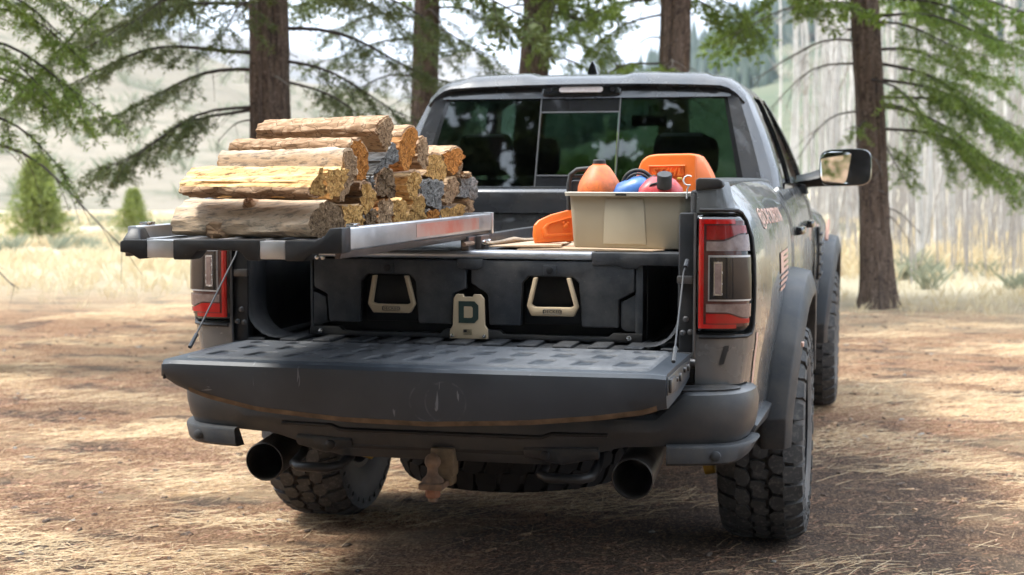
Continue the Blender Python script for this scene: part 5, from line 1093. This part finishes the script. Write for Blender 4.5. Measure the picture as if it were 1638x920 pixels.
for x0,x1 in ((-.026,.002),(-.634,-.606)):
    r = MB().prism([(x0,1.274),(x0,1.333),(x0+.004,1.334),(x1-.003,1.334),(x1,1.331),(x1,1.276),(x1-.004,1.272)],'y',Y0,Y1).build('side_rail', M['alu'], CS, bevel=.0015)
    MB().prism([(x0+.002,1.252),(x0+.002,1.272),(x1-.006,1.272),(x1-.012,1.252)],'y',Y0-.02,Y1+.05).build('rail_runner', M['brown_alu'], CS, bevel=.0015)
    MB().box(x0-.002,x1+.004,Y1,Y1+.026,1.262,1.338).build('rail_end', M['alu'], CS, bevel=.002)
    xm = x1 if x0 > -.3 else x0
    if x0 > -.3:
        s = NT('mottled_red_strip'); s.P(base=s.mix(s.ramp(s.noise(9,5),(.30,0),(.6,1)),(.62,.24,.19),(.60,.48,.45)), rough=.34, metal=.75); MB().box(x1+.0002,x1+.0012,-1.80,-1.06,1.284,1.324).build('red_strip', s.m, CS)  # thin mottled pink-red strip along the outer face of the right rail
    MB().box(x0+.002,x0+.026,-2.36,-2.31,1.334,1.343).build('tie_down', M['chrome'], CS, bevel=.002)
MB().box(-.63,0,Y1,Y1+.02,1.275,1.336).build('end_rail', M['alu'], CS, bevel=.002)
for x in (-.60,-.028): MB().box(x,x+.03,-1.19,.40,1.2135,1.262).build('base_rail', M['steel'], CS, bevel=.003)
br = MB().box(-.020,.022,-1.10,-.985,1.2135,1.262).build('roller_bracket', M['brown_alu'], CS, bevel=.003)
for y in (-1.075,-1.00): MB().lathe([(.011,.022),(.011,.030),(.006,.032),(.0005,.032)],(0,y,1.236),'x',14).build('bolt', M['chrome'], br)
for y in (-1.20,): MB().tube([(.0,-1.13,1.238),(.0,-1.25,1.238)],.008,8).build('lock_pin', M['rust'], CS)
MB().lathe([(.006,-2.474),(.006,-2.479),(.0005,-2.480)],(-.062,0,1.258),'y',10).build('bolt', M['chrome'], CS); MB().lathe([(.006,-2.474),(.006,-2.479),(.0005,-2.480)],(-.046,0,1.258),'y',10).build('bolt', M['chrome'], CS)
# ================================================================== firewood
LOGS = {
'a':((-0.070,-1.871,1.599),0.455,[(-46,10),(-33,27),(4,45),(30,44),(44,19),(33,-11),(9,-52),(-7,-54),(-30,-23)]),
'b':((-0.090,-2.050,1.521),0.440,[(-51,38),(-36,49),(-8,55),(20,47),(39,20),(45,-19),(32,-58),(10,-65),(-15,-61),(-33,-9)]),
'c':((-0.085,-2.174,1.471),0.455,[(-10,71),(20,77),(47,48),(53,13),(25,-18),(6,-45),(-18,-72),(-39,-76),(-45,-58),(-14,17),(-20,47)]),
'd':((-0.090,-2.257,1.454),0.485,[(-43,35),(-9,37),(63,39),(59,7),(17,-32),(-10,-44),(-34,-41),(-43,-4)]),
'e':((-0.085,-2.396,1.449),0.450,[(17,49),(26,9),(39,-26),(19,-33),(-42,-25),(-45,-2),(-13,24)]),
'f':((-0.090,-2.329,1.352),0.480,[(-0,55),(60,39),(83,3),(80,-21),(25,-35),(-35,-41),(-77,-33),(-80,-1),(-50,33)]),
'g':((-0.090,-1.984,1.404),0.400,[(-35,38),(-0,48),(28,34),(51,5),(34,-17),(8,-31),(-14,-50),(-30,-30),(-39,2)]),
'h':((-0.090,-2.106,1.359),0.400,[(-57,29),(45,30),(51,-2),(57,-27),(-42,-25),(-51,-3)]),
'i':((-0.090,-1.948,1.349),0.400,[(-32,6),(7,23),(28,23),(27,-24),(-29,-26)]),
'j':((-0.090,-1.800,1.362),0.400,[(-52,34),(22,41),(32,22),(29,-16),(22,-40),(-53,-42)]),
'k':((-0.090,-1.656,1.356),0.400,[(-46,38),(22,44),(31,17),(30,-29),(14,-36),(-50,-35)]),
'l':((-0.090,-1.508,1.360),0.400,[(-47,-20),(-29,11),(1,39),(31,48),(57,38),(64,-34),(-29,-40),(-48,-41)]),
'm':((-0.090,-1.807,1.444),0.400,[(-54,-7),(-40,30),(0,52),(27,48),(51,15),(53,-30),(37,-43),(-21,-37),(-51,-29)]),
'n':((-0.090,-1.523,1.441),0.400,[(-49,13),(-19,37),(10,44),(40,37),(43,9),(24,-23),(9,-50),(-13,-48),(-42,-22)]),
'o':((-0.090,-1.805,1.518),0.400,[(-41,-7),(-1,23),(34,60),(61,42),(71,12),(47,-11),(-1,-13),(-35,-29),(-62,-44),(-68,-33)]),
'p':((-0.090,-1.578,1.559),0.400,[(-60,11),(-31,46),(13,70),(45,60),(60,32),(41,5),(19,-35),(-3,-76),(-29,-70),(-53,-43)]),
'q':((-0.090,-1.415,1.546),0.400,[(-38,19),(-11,48),(19,44),(27,20),(25,-4),(18,-48),(-5,-54),(-35,-25)]),
'r':((-0.090,-1.269,1.496),0.400,[(-50,43),(-6,48),(37,40),(65,3),(73,-27),(49,-41),(-23,-37),(-85,-22),(-58,-6)]),
's':((-0.090,-1.046,1.525),0.400,[(-79,21),(13,45),(39,43),(81,20),(60,0),(13,-43),(-17,-54),(-42,-30),(-62,-5)]),
't':((-0.090,-1.307,1.410),0.400,[(-80,23),(-57,43),(-2,44),(69,37),(71,5),(53,-15),(53,-50),(13,-52),(-42,-34),(-72,-1)]),
'u':((-0.090,-1.085,1.417),0.400,[(-42,22),(-21,44),(33,50),(59,26),(50,-13),(8,-42),(-34,-48),(-52,-37)]),
'v':((-0.090,-0.825,1.419),0.400,[(-72,43),(28,43),(50,27),(55,-27),(27,-37),(-8,-26),(-79,-25)]),
'w':((-0.090,-0.881,1.474),0.400,[(-31,10),(30,8),(34,-9),(-32,-9)]),
'w2':((-0.090,-0.974,1.488),0.400,[(0,18),(22,25),(13,-17),(-13,-19),(-21,-6)]),
'x':((-0.090,-1.052,1.351),0.400,[(-85,1),(-43,11),(-23,2),(32,23),(71,18),(75,0),(62,-26),(-85,-28)]),
'y':((-0.090,-0.846,1.352),0.400,[(-29,-25),(-28,28),(34,27),(25,-29)]),
'z':((-0.090,-1.302,1.339),0.400,[(-39,-16),(-35,16),(34,17),(40,-15)]),
'aa':((-0.090,-1.953,1.453),0.400,[(-31,5),(-9,15),(11,17),(24,-8),(17,-26),(-12,-4)]),
}
# style: (split wood, end grain, bark or None, bark arc in degrees round the end [from,to], label)
STY = {
'a':('wood_tan','end_tan','bark_flaky',(20,200),'topmost firewood log, flaky bark above a smooth tan split side'),
'b':('wood_tan','end_orange','bark_flaky',(-60,170),'bark-topped half log with an orange end, just below the topmost log'),
'c':('wood_tan','end_tan','bark_pale',(-80,175),'pale weathered log lying between the yellow split logs and the bark-topped half log'),
'd':('wood_yellow','end_yellow',None,None,'yellow split log tucked directly behind the front yellow split log'),
'e':('wood_yellow','end_yellow','bark_flaky',(185,285),'bright yellow split log at the front, resting on the knotty round log'),
'f':('bark_pale','end_brown','bark_pale',(-180,180),'knotty pale round log at the front bottom of the firewood pile'),
'g':('wood_brown','end_yellow','bark_flaky',(10,150),'log with a rounded golden end sitting above the bottom row at the front'),
'h':('wood_tan','end_yellow',None,None,'squat yellow-ended log right behind the knotty round log'),
'i':('wood_brown','end_brown','bark_grey',(60,200),'small dark brown log end in the bottom row beside the reddish one'),
'j':('wood_orange','end_tan',None,None,'square reddish-brown log end standing in the bottom row'),
'k':('wood_yellow','end_yellow',None,None,'upright yellow log end in the bottom row right of the reddish one'),
'l':('wood_yellow','end_yellow','bark_flaky',(0,70),'large golden wedge-shaped log end in the middle of the bottom row'),
'm':('wood_brown','end_brown','bark_flaky',(30,200),'dark brown log end under the grey weathered log'),
'n':('wood_yellow','end_yellow','bark_flaky',(0,110),'golden split log with a smooth side, below the big orange log'),
'o':('wood_grey','end_grey',None,None,'silver-grey weathered split log directly under the topmost log'),
'p':('wood_orange','end_orange','bark_flaky',(20,140),'big bright orange log end beside the end of the topmost log'),
'q':('wood_tan','end_tan','bark_flaky',(30,170),'narrow light brown log between the big orange log and the yellow slab'),
'r':('wood_tan','end_yellow','bark_flaky',(40,140),'broad yellow-ended log in the upper row behind the big orange log'),
's':('wood_tan','end_orange','bark_flaky',(25,165),'diamond-shaped orange log end at the top near the cab window'),
't':('wood_grey','end_grey','bark_grey',(20,200),'dark grey log end below the broad yellow-ended log'),
'u':('wood_tan','end_tan',None,None,'pinkish tan log end below the diamond-shaped orange one'),
'v':('wood_grey','end_grey','bark_grey',(20,160),'pale grey log at the far right of the pile'),
'w':('wood_tan','end_tan',None,None,'thin tan split lying on the pale grey log'),
'w2':('wood_tan','end_tan','bark_flaky',(20,160),'small tan log end tucked behind the diamond-shaped orange one'),
'x':('wood_brown','end_yellow','bark_grey',(90,200),'low golden log end at the far end of the bottom row'),
'y':('wood_tan','end_tan',None,None,'tan upright split at the very end of the bottom row'),
'z':('wood_orange','end_orange','bark_grey',(90,180),'dark orange log end half hidden by the slide rail'),
'aa':('wood_grey','end_grey',None,None,'small grey sliver of wood wedged behind the golden rounded end'),
}
AL = R_(15); AXV = Vector((math.cos(AL),-math.sin(AL),0)); TV = Vector((math.sin(AL),math.cos(AL),0))
def make_log(key, c, Ln, poly, seed):
    g = random.Random(seed); wood_m, end_m, bark_m, arc, label = STY[key]; c = Vector(c)
    P = [(a/1000,b/1000) for a,b in poly]
    if key in 'f h i j k l x y z'.split():
        lo = min(p[1] for p in P); want = 1.3025-c.z; P = [(a, b*(want/lo) if b < 0 else b) for a,b in P]
    # resample, keep corners a little soft
    n = 40; per = [0]
    for i in range(len(P)): a,b = P[i],P[(i+1)%len(P)]; per.append(per[-1]+math.hypot(b[0]-a[0],b[1]-a[1]))
    pts = []
    for k in range(n):
        s = per[-1]*k/n; i = max(j for j in range(len(per)-1) if per[j] <= s+1e-9); t = (s-per[i])/(per[i+1]-per[i]+1e-9); a,b = P[i],P[(i+1)%len(P)]; pts.append((lerp(a[0],b[0],t),lerp(a[1],b[1],t)))
    rnd = 3 if key in ('f','b','c','g') else 1
    for _ in range(rnd): pts = [((pts[k-1][0]+2*pts[k][0]+pts[(k+1)%n][0])/4,(pts[k-1][1]+2*pts[k][1]+pts[(k+1)%n][1])/4) for k in range(n)]
    ang = [math.degrees(math.atan2(q[1],q[0])) for q in pts]
    def inarc(a):
        if arc is None: return False
        lo,hi = arc
        return any(lo <= a+o <= hi for o in (-360,0,360))
    isb = [inarc(a) for a in ang]; amp = .0035; ridge = [g.uniform(-1,1)*(.0055 if not b else .001) for b in isb]
    m = 18; rings = []; tw = g.uniform(-.10,.10); tap = g.uniform(-.10,.04); bend = g.uniform(-.010,.010)
    sk = g.uniform(-.25,.25); w1,w2,w3 = [g.uniform(0,6) for _ in range(3)]
    for i in range(m+1):
        t = i/m; ring = []; k = 1+tap*t; ct,st = math.cos(tw*t),math.sin(tw*t)
        for j,(a,b) in enumerate(pts):
            r = math.hypot(a,b)+1e-6; q = k*(1+(ridge[j]*(1+.6*math.sin(t*7+j*.9+w1))+amp*.6*math.sin(t*11+j*1.7+w2)+g.uniform(-.0012,.0012))/r)
            x,z = (a*ct-b*st)*q,(a*st+b*ct)*q
            if key in 'f h i j k l x y z'.split() and z+c.z < 1.3025: z = 1.3025-c.z
            end = g.uniform(-.004,.004)+ (sk*.25*a if t > .5 else 0)
            along = -Ln*t + (end if i in (0,m) else 0)
            ring.append(c+AXV*along+TV*(x+bend*math.sin(t*PI))+Vector((0,0,z)))
        rings.append(ring)
    base = c-AXV*Ln*.5; base.z = min(v.z for r in rings for v in r)
    root = MB().loft(rings,True,False).build('firewood_log', M[wood_m], None, base, smooth=32)
    tag(root, label, 'firewood', 'split firewood stacked on the slide')
    for rg,sgn in ((rings[0],1),(rings[-1],-1)):
        ctr = sum(rg,Vector())/n; R2 = [rg]
        for f_ in (.84,.66,.48,.30,.14): R2.append([ctr.lerp(v,f_)+AXV*g.uniform(-.0012,.0012) for v in rg])
        mb = MB().loft(R2,True,False); mb.add([*R2[-1],ctr],[(k,(k+1)%n,n) for k in range(n)])
        mb.build('cut_end', M[end_m], root, smooth=60)
    if bark_m and key != 'f':
        run = [k for k in range(n) if isb[k]]
        if run:
            st = next((k for k in run if not isb[k-1]), run[0]); seq = []; k = st
            while isb[k%n] and len(seq) < n: seq.append(k%n); k += 1
            if len(seq) > 2:
                cc = [sum(r,Vector())/n for r in rings]; rows = []; under = []
                for i,r in enumerate(rings):
                    row = []; un = []
                    for q,j in enumerate(seq):
                        d = (r[j]-cc[i]).normalized(); e = 0 if q in (0,len(seq)-1) else 1; h = .0015+e*(.004+.004*abs(math.sin(i*1.3+j*2.1+w3))*g.random())
                        if key=='e' and math.sin(i*.9+w1) > .55: h = .0005
                        al = AXV*(-.004 if i==0 else (.006 if i==m else 0)); row.append(r[j]+d*h+al); un.append(r[j]-d*.002+al)
                    rows.append(row); under.append(un)
                mb = MB().grid(rows); mb.grid([under[0],rows[0]]); mb.grid([rows[-1],under[-1]])
                mb.build('bark', M[bark_m], root, smooth=40)
    if key == 'f':
        for (t,a,s) in ((.50,2.15,1.0),(.70,3.75,1.5)):
            i = int(t*m); q = rings[i][int((a%(2*PI))/(2*PI)*n)%n]
            up = min(range(n), key=lambda k: abs(((math.radians(ang[k])-a+PI)%(2*PI))-PI)); q = rings[i][up]; d = (q-(c-AXV*Ln*t)).normalized(); mb = MB()
            MM = d.to_track_quat('Z','Y').to_matrix().to_4x4(); prof_ = [(.030*s,-.006),(.020*s,.003),(.014*s,.009),(.0125*s,.013),(.009*s,.010),(.004*s,.011),(.0005,.011)]
            mb.lathe(prof_,q,'z',16,M=MM)
            mb.v = [tuple(Vector(v)+Vector((g.uniform(-1,1),g.uniform(-1,1),g.uniform(-1,1)))*.0022) for v in mb.v]
            mb.build('knot', M['bark_flaky'], root, smooth=45)
    return root
for k,(key,(c,Ln,poly)) in enumerate(LOGS.items()): make_log(key,c,Ln,poly,900+k)
# ================================================================== things on the deck, right half
DZ = 1.2155
# worn sheets
def sheet(label, pts, z, seed, th=.005):
    g = random.Random(seed); n = len(pts); P = []
    for i in range(n):
        a,b = pts[i],pts[(i+1)%n]
        for k in range(8): t = k/8; P.append((lerp(a[0],b[0],t)+g.uniform(-.006,.006),lerp(a[1],b[1],t)+g.uniform(-.006,.006)))
    bx = sum(p[0] for p in P)/len(P); by = sum(p[1] for p in P)/len(P)
    o = MB().loft([[(x,y,z+0*g.random()) for x,y in P],[(x,y,z+th+.003*math.sin(x*9+seed)*math.sin(y*7)) for x,y in P]]).build('worn_sheet', M['sheet'], None, (bx,by,z), smooth=20)
    return tag(o,label,'sheet','worn sheets on the deck')
sheet('worn tan sheet lying under the khaki tub',[(.16,-1.13),(.62,-1.135),(.66,-1.06),(.70,-.30),(.10,-.25)],DZ,1,.004)
sheet('splintered tan sheet beside the orange blade guard',[(.045,-1.11),(.30,-1.09),(.24,-.55),(.04,-.5)],DZ+.0085,2,.005)
# wooden stick with knot
o = MB(); rings = []
for k in range(13):
    t = k/12; x = lerp(.035,.20,t)+.004*math.sin(9*t); y = lerp(-1.10,-.42,t); w = .012+.006*math.sin(t*PI)+.008*math.exp(-((t-.3)/.08)**2); h_ = .0055+.005*math.exp(-((t-.3)/.09)**2); ring = []
    for a in range(10): an = 2*PI*a/10; ring.append((x+math.cos(an)*w*.8+random.uniform(-.0015,.0015),y,DZ+.0145+h_+math.sin(an)*h_+random.uniform(-.001,.001)))
    rings.append(ring)
tag(o.loft(rings).build('wood_stick', pm('weathered_stick',(.38,.30,.21),(.25,.19,.13),30,.8,0,.5,90,.003), None, (.11,-.76,DZ), smooth=50),'weathered knotty stick lying beside the slide rail','stick')
# orange blade guard, upright on its edge
bg = empty('blade_guard',(.235,-.93,DZ+.014),'orange plastic saw blade guard propped upright against the khaki tub','blade guard')
RB = Matrix.Translation((.235,-.93,DZ+.014)) @ Matrix.Rotation(R_(24),4,'Z') @ Matrix.Rotation(R_(-8),4,'X')
def tr(mb, MM): mb.v = [tuple(MM @ Vector(v)) for v in mb.v]; return mb
outer = [(-.060,.0),(.20,.014),(.20,.140),(.08,.124),(.0,.104),(-.045,.084),(-.062,.066),(-.066,.03)]
tr(MB().prism(outer,'y',-.012,.012),RB).build('guard_shell', M['orange'], bg, bevel=.007, seg=3, smooth=25)
inn = [(-.030,.022),(.19,.034),(.19,.108),(.06,.092),(-.018,.070),(-.034,.052)]
def rim(poly, wd):
    cx = sum(p[0] for p in poly)/len(poly); cz = sum(p[1] for p in poly)/len(poly); ins = [(lerp(x,cx,wd),lerp(z,cz,wd*1.6)) for x,z in poly]; mb = MB(); n = len(poly)
    V = [(x,-.012,z) for x,z in poly]+[(x,-.019,z) for x,z in poly]+[(x,-.019,z) for x,z in ins]+[(x,-.012,z) for x,z in ins]
    for k in range(n):
        j = (k+1)%n
        for q in range(3): mb.add([V[q*n+k],V[q*n+j],V[(q+1)*n+j],V[(q+1)*n+k]],[(0,1,2,3)])
    return mb
tr(rim(inn,.16),RB).build('guard_rim', M['orange'], bg, bevel=.002)
for (x,z,r) in ((.052,.060,.011),(.044,.072,.005),(.060,.072,.005)): tr(MB().lathe([(r,-.011),(r,-.017),(r*.6,-.020),(.0005,-.020)],(x,0,z),'y',14),RB).build('guard_boss', M['orange'], bg, smooth=50)
# khaki tub
TM = Matrix.Translation((.52,-1.035,DZ+.005)) @ Matrix.Rotation(R_(-9),4,'Z')
tub = empty('storage_tub',(.52,-1.035,DZ+.005),'khaki plastic storage tub full of cans and bottles','storage tub')
def rrect(w,d,r,n=5):
    out = []
    for cx,cy,a0 in ((w/2-r,-d/2+r,-90),(w/2-r,d/2-r,0),(-w/2+r,d/2-r,90),(-w/2+r,-d/2+r,180)):
        for k in range(n+1): a = R_(a0+90*k/n); out.append((cx+math.cos(a)*r,cy+math.sin(a)*r))
    return out
D_ = .25; rings = []
for z,w,d,r in ((0,.394,.226,.02),(.006,.400,.232,.022),(.19,.426,.250,.024),(.190,.418,.242,.022),(.010,.392,.224,.02)): rings.append([(x,y+D_/2,z) for x,y in rrect(w,d,r)])
tr(MB().loft(rings),TM).build('tub_body', M['tote'], tub, smooth=30)
rings = [[(x,y+D_/2,z) for x,y in rrect(w,d,.026)] for z,w,d in ((.180,.424,.248),(.180,.452,.276),(.192,.456,.280),(.194,.450,.274),(.194,.420,.244),(.180,.418,.242))]
tr(MB().loft(rings,True,False),TM).build('tub_rim', M['tote_rim'], tub, smooth=30)
def fy(z): return D_/2-lerp(.232,.250,z/.19)/2
tr(MB().loft([[(-.085+.0,fy(.012)-.0005,.012),(.075,fy(.012)-.0005,.012),(.066,fy(.172)-.0005,.172),(-.076,fy(.172)-.0005,.172)],[(-.080,fy(.012)-.0032,.014),(.072,fy(.012)-.0032,.014),(.063,fy(.168)-.0032,.170),(-.073,fy(.168)-.0032,.170)]]),TM).build('front_panel', M['tote'], tub, bevel=.002)
tr(MB().box(-.032,.006,fy(.19)-.0165,fy(.19)-.014,.1815,.1885),TM).build('rim_mark', M['ink'], tub)
# things standing in the tub
ZT = DZ+.018
def bottle(name,label,cat,pos,prof_,mat,cap=None,capmat='blackrub',n=36,sx=1,sy=1,rot=0,tilt=None):
    t = empty(name,pos,label,cat); MM = Matrix.Translation(pos)@(tilt if tilt is not None else Matrix.Identity(4))@Matrix.Rotation(rot,4,'Z')@Matrix.Diagonal((sx,sy,1,1))
    tr(MB().lathe(prof_,(0,0,0),'z',n),MM).build('body',M[mat],t,smooth=45)
    if cap: tr(MB().lathe(cap,(0,0,0),'z',24),MM).build('cap',M[capmat],t,smooth=35)
    return t,MM
bottle('oil_jug','grimy orange cone-topped oil jug standing in the khaki tub','jug',(.405,-.915,ZT),[(.066,0),(.072,.008),(.0755,.03),(.0765,.185),(.0755,.200),(.070,.216),(.060,.234),(.048,.252),(.037,.267),(.028,.274),(.024,.276),(.024,.279),(.0005,.279)],'orange_dirty',
       [(.0225,.277),(.0225,.291),(.020,.294),(.0005,.294)],'blackrub')
blue,MM = bottle('blue_canister','blue plastic canister lying in the khaki tub','canister',(.525,-.93,ZT+.175),[(.0005,-.10),(.046,-.098),(.052,-.09),(.053,.03),(.047,.055),(.040,.065),(.026,.075),(.0005,.076)],'blue',[(.030,.070),(.031,.098),(.028,.101),(.0005,.101)],'blackrub',tilt=Matrix.Rotation(R_(68),4,'Y')@Matrix.Rotation(R_(10),4,'X'))
em = empty('ear_defenders',(.575,-.915,ZT+.20),'black ear defenders on top of the blue canister','ear defenders')
MB().tube([(.545+.055*math.cos(a),-.925-.012*math.sin(a),1.432+.058*math.sin(a)) for a in [R_(q) for q in range(-20,181,14)]],.007,8).build('headband',M['blackrub'],em,smooth=60)
MB().tube([(.548+.046*math.cos(a),-.940-.012*math.sin(a),1.430+.048*math.sin(a)) for a in [R_(q) for q in range(-20,181,14)]],.0045,8).build('headband',M['blackrub'],em,smooth=60)
MB().lathe([(.0005,-.02),(.028,-.018),(.034,0),(.030,.02),(.0005,.022)],(.598,-.92,1.415),'x',20).build('ear_cup',M['blackrub'],em,smooth=50)
# red fuel can with angled neck
rc = empty('fuel_can',(.64,-.99,ZT),'red plastic fuel can with a thick black cap in the khaki tub','fuel can')
rings = [[(.630+x,-.955+y,ZT+z) for x,y in rrect(w,d,r)] for z,w,d,r in ((0,.13,.12,.02),(.008,.145,.135,.025),(.165,.150,.140,.03),(.195,.142,.130,.03),(.222,.10,.09,.03),(.234,.06,.05,.02))]
MB().loft(rings).build('can_body',M['redcan'],rc,smooth=40)
CM = Matrix.Translation((.650,-1.015,ZT+.198))@Matrix.Rotation(R_(24),4,'X')@Matrix.Rotation(R_(4),4,'Y')
tr(MB().lathe([(.020,-.02),(.020,.012)],(0,0,0),'z',20),CM).build('neck',M['redcan'],rc)
tr(MB().lathe([(.0255,.0),(.0262,.004),(.0262,.046),(.0245,.050),(.0005,.050)],(0,0,0),'z',26),CM).build('cap',M['blackrub'],rc,smooth=35)
MB().tube([(.624,-1.010,ZT+.212),(.606,-1.015,ZT+.208),(.596,-1.012,ZT+.196),(.602,-1.01,ZT+.186)],.004,8).build('cap_strap',M['blackrub'],rc,smooth=60)
MB().box(.690,.706,-.985,-.970,ZT+.222,ZT+.232).build('vent_plug',M['yellow'],rc,bevel=.003)
# black saw handle at the left rim
sh = empty('chainsaw',(.33,-.90,ZT),'black saw with looped handle sticking up behind the orange jug','saw')
MB().tube([(.292,-.89,ZT),(.290,-.89,1.44),(.296,-.89,1.474),(.320,-.89,1.492),(.370,-.885,1.497),(.42,-.88,1.496),(.43,-.88,ZT)],.0085,10).build('grip',M['blackrub'],sh,smooth=60)
MB().tube([(.298,-.885,1.468),(.34,-.88,1.470),(.42,-.88,1.472)],.006,8).build('guard_bar',M['blackrub'],sh,smooth=60)
MB().box(.295,.40,-.885,-.83,ZT,1.455).build('housing',M['blackrub'],sh,bevel=.01)
# orange saw case standing behind the tub
sc_ = empty('saw_case',(.64,-.5,DZ),'large orange plastic saw case with raised lettering behind the khaki tub','saw case')
yc = -.56
front = [(.475,DZ),(.470,1.40),(.484,1.490),(.500,1.528),(.524,1.546),(.560,1.551),(.680,1.553),(.705,1.548),(.705,DZ)]
MB().prism(front,'y',yc,yc+.20).build('case_front',M['orange'],sc_,bevel=.010,seg=3,smooth=25)
MB().loft([[(.704,yc+.004,z0),(.704,yc+.19,z0),(xx,yc+.19,z0),(xx,yc+.05,z0)] for z0,xx in ((DZ,.765),(1.40,.765),(1.45,.763),(1.49,.745),(1.52,.728),(1.545,.710))]).build('case_side',M['orange'],sc_,bevel=.006,seg=2,smooth=25)
MB().tube([(.528,yc-.001,1.456),(.528,yc-.001,1.506),(.662,yc-.001,1.508),(.662,yc-.001,1.456),(.528,yc-.001,1.456)],.0042,6).build('label_frame',M['orange'],sc_)
text_obj('lettering','STIHL',.040,M['orange'],sc_,lambda x,y,z:(x*1.02+.596,yc-max(0,z),1.484+y),.012,shear=.22,space=1.12,bold=.0012)
MB().box(.545,.646,yc-.0035,yc,1.458,1.461).build('lettering',M['orange'],sc_)
# white wire hook on the tub rim
MB_h = MB().tube([(.742,-1.13,1.395),(.744,-1.135,1.425),(.752,-1.14,1.440)]+[(.752+.0165*math.cos(a)-.004,-1.14,1.455+.0165*math.sin(a)) for a in [R_(q) for q in (-60,-100,-140,-180,-220,-260,-290,-310)]],.0026,8)
tag(MB_h.build('wire_hook',M['white_wire'],None,(.742,-1.13,1.395),smooth=60),'small white wire hook at the right rim of the khaki tub','hook')

# ------------------------------------------------------------------ air between here and the mountains
s = NT('pale_air'); v = s.n('VolumePrincipled'); v.inputs['Density'].default_value = .00022; v.inputs['Color'].default_value = (.74,.85,1,1); v.inputs['Anisotropy'].default_value = .2
for l in list(s.t.links): s.t.links.remove(l)
s.t.links.new(v.outputs[0], s.out.inputs['Volume'])
tag(MB().box(-2600,2600,-400,1700,-9,420).build('haze', s.m, None), 'thin pale haze in the valley air', None, None, 'stuff')
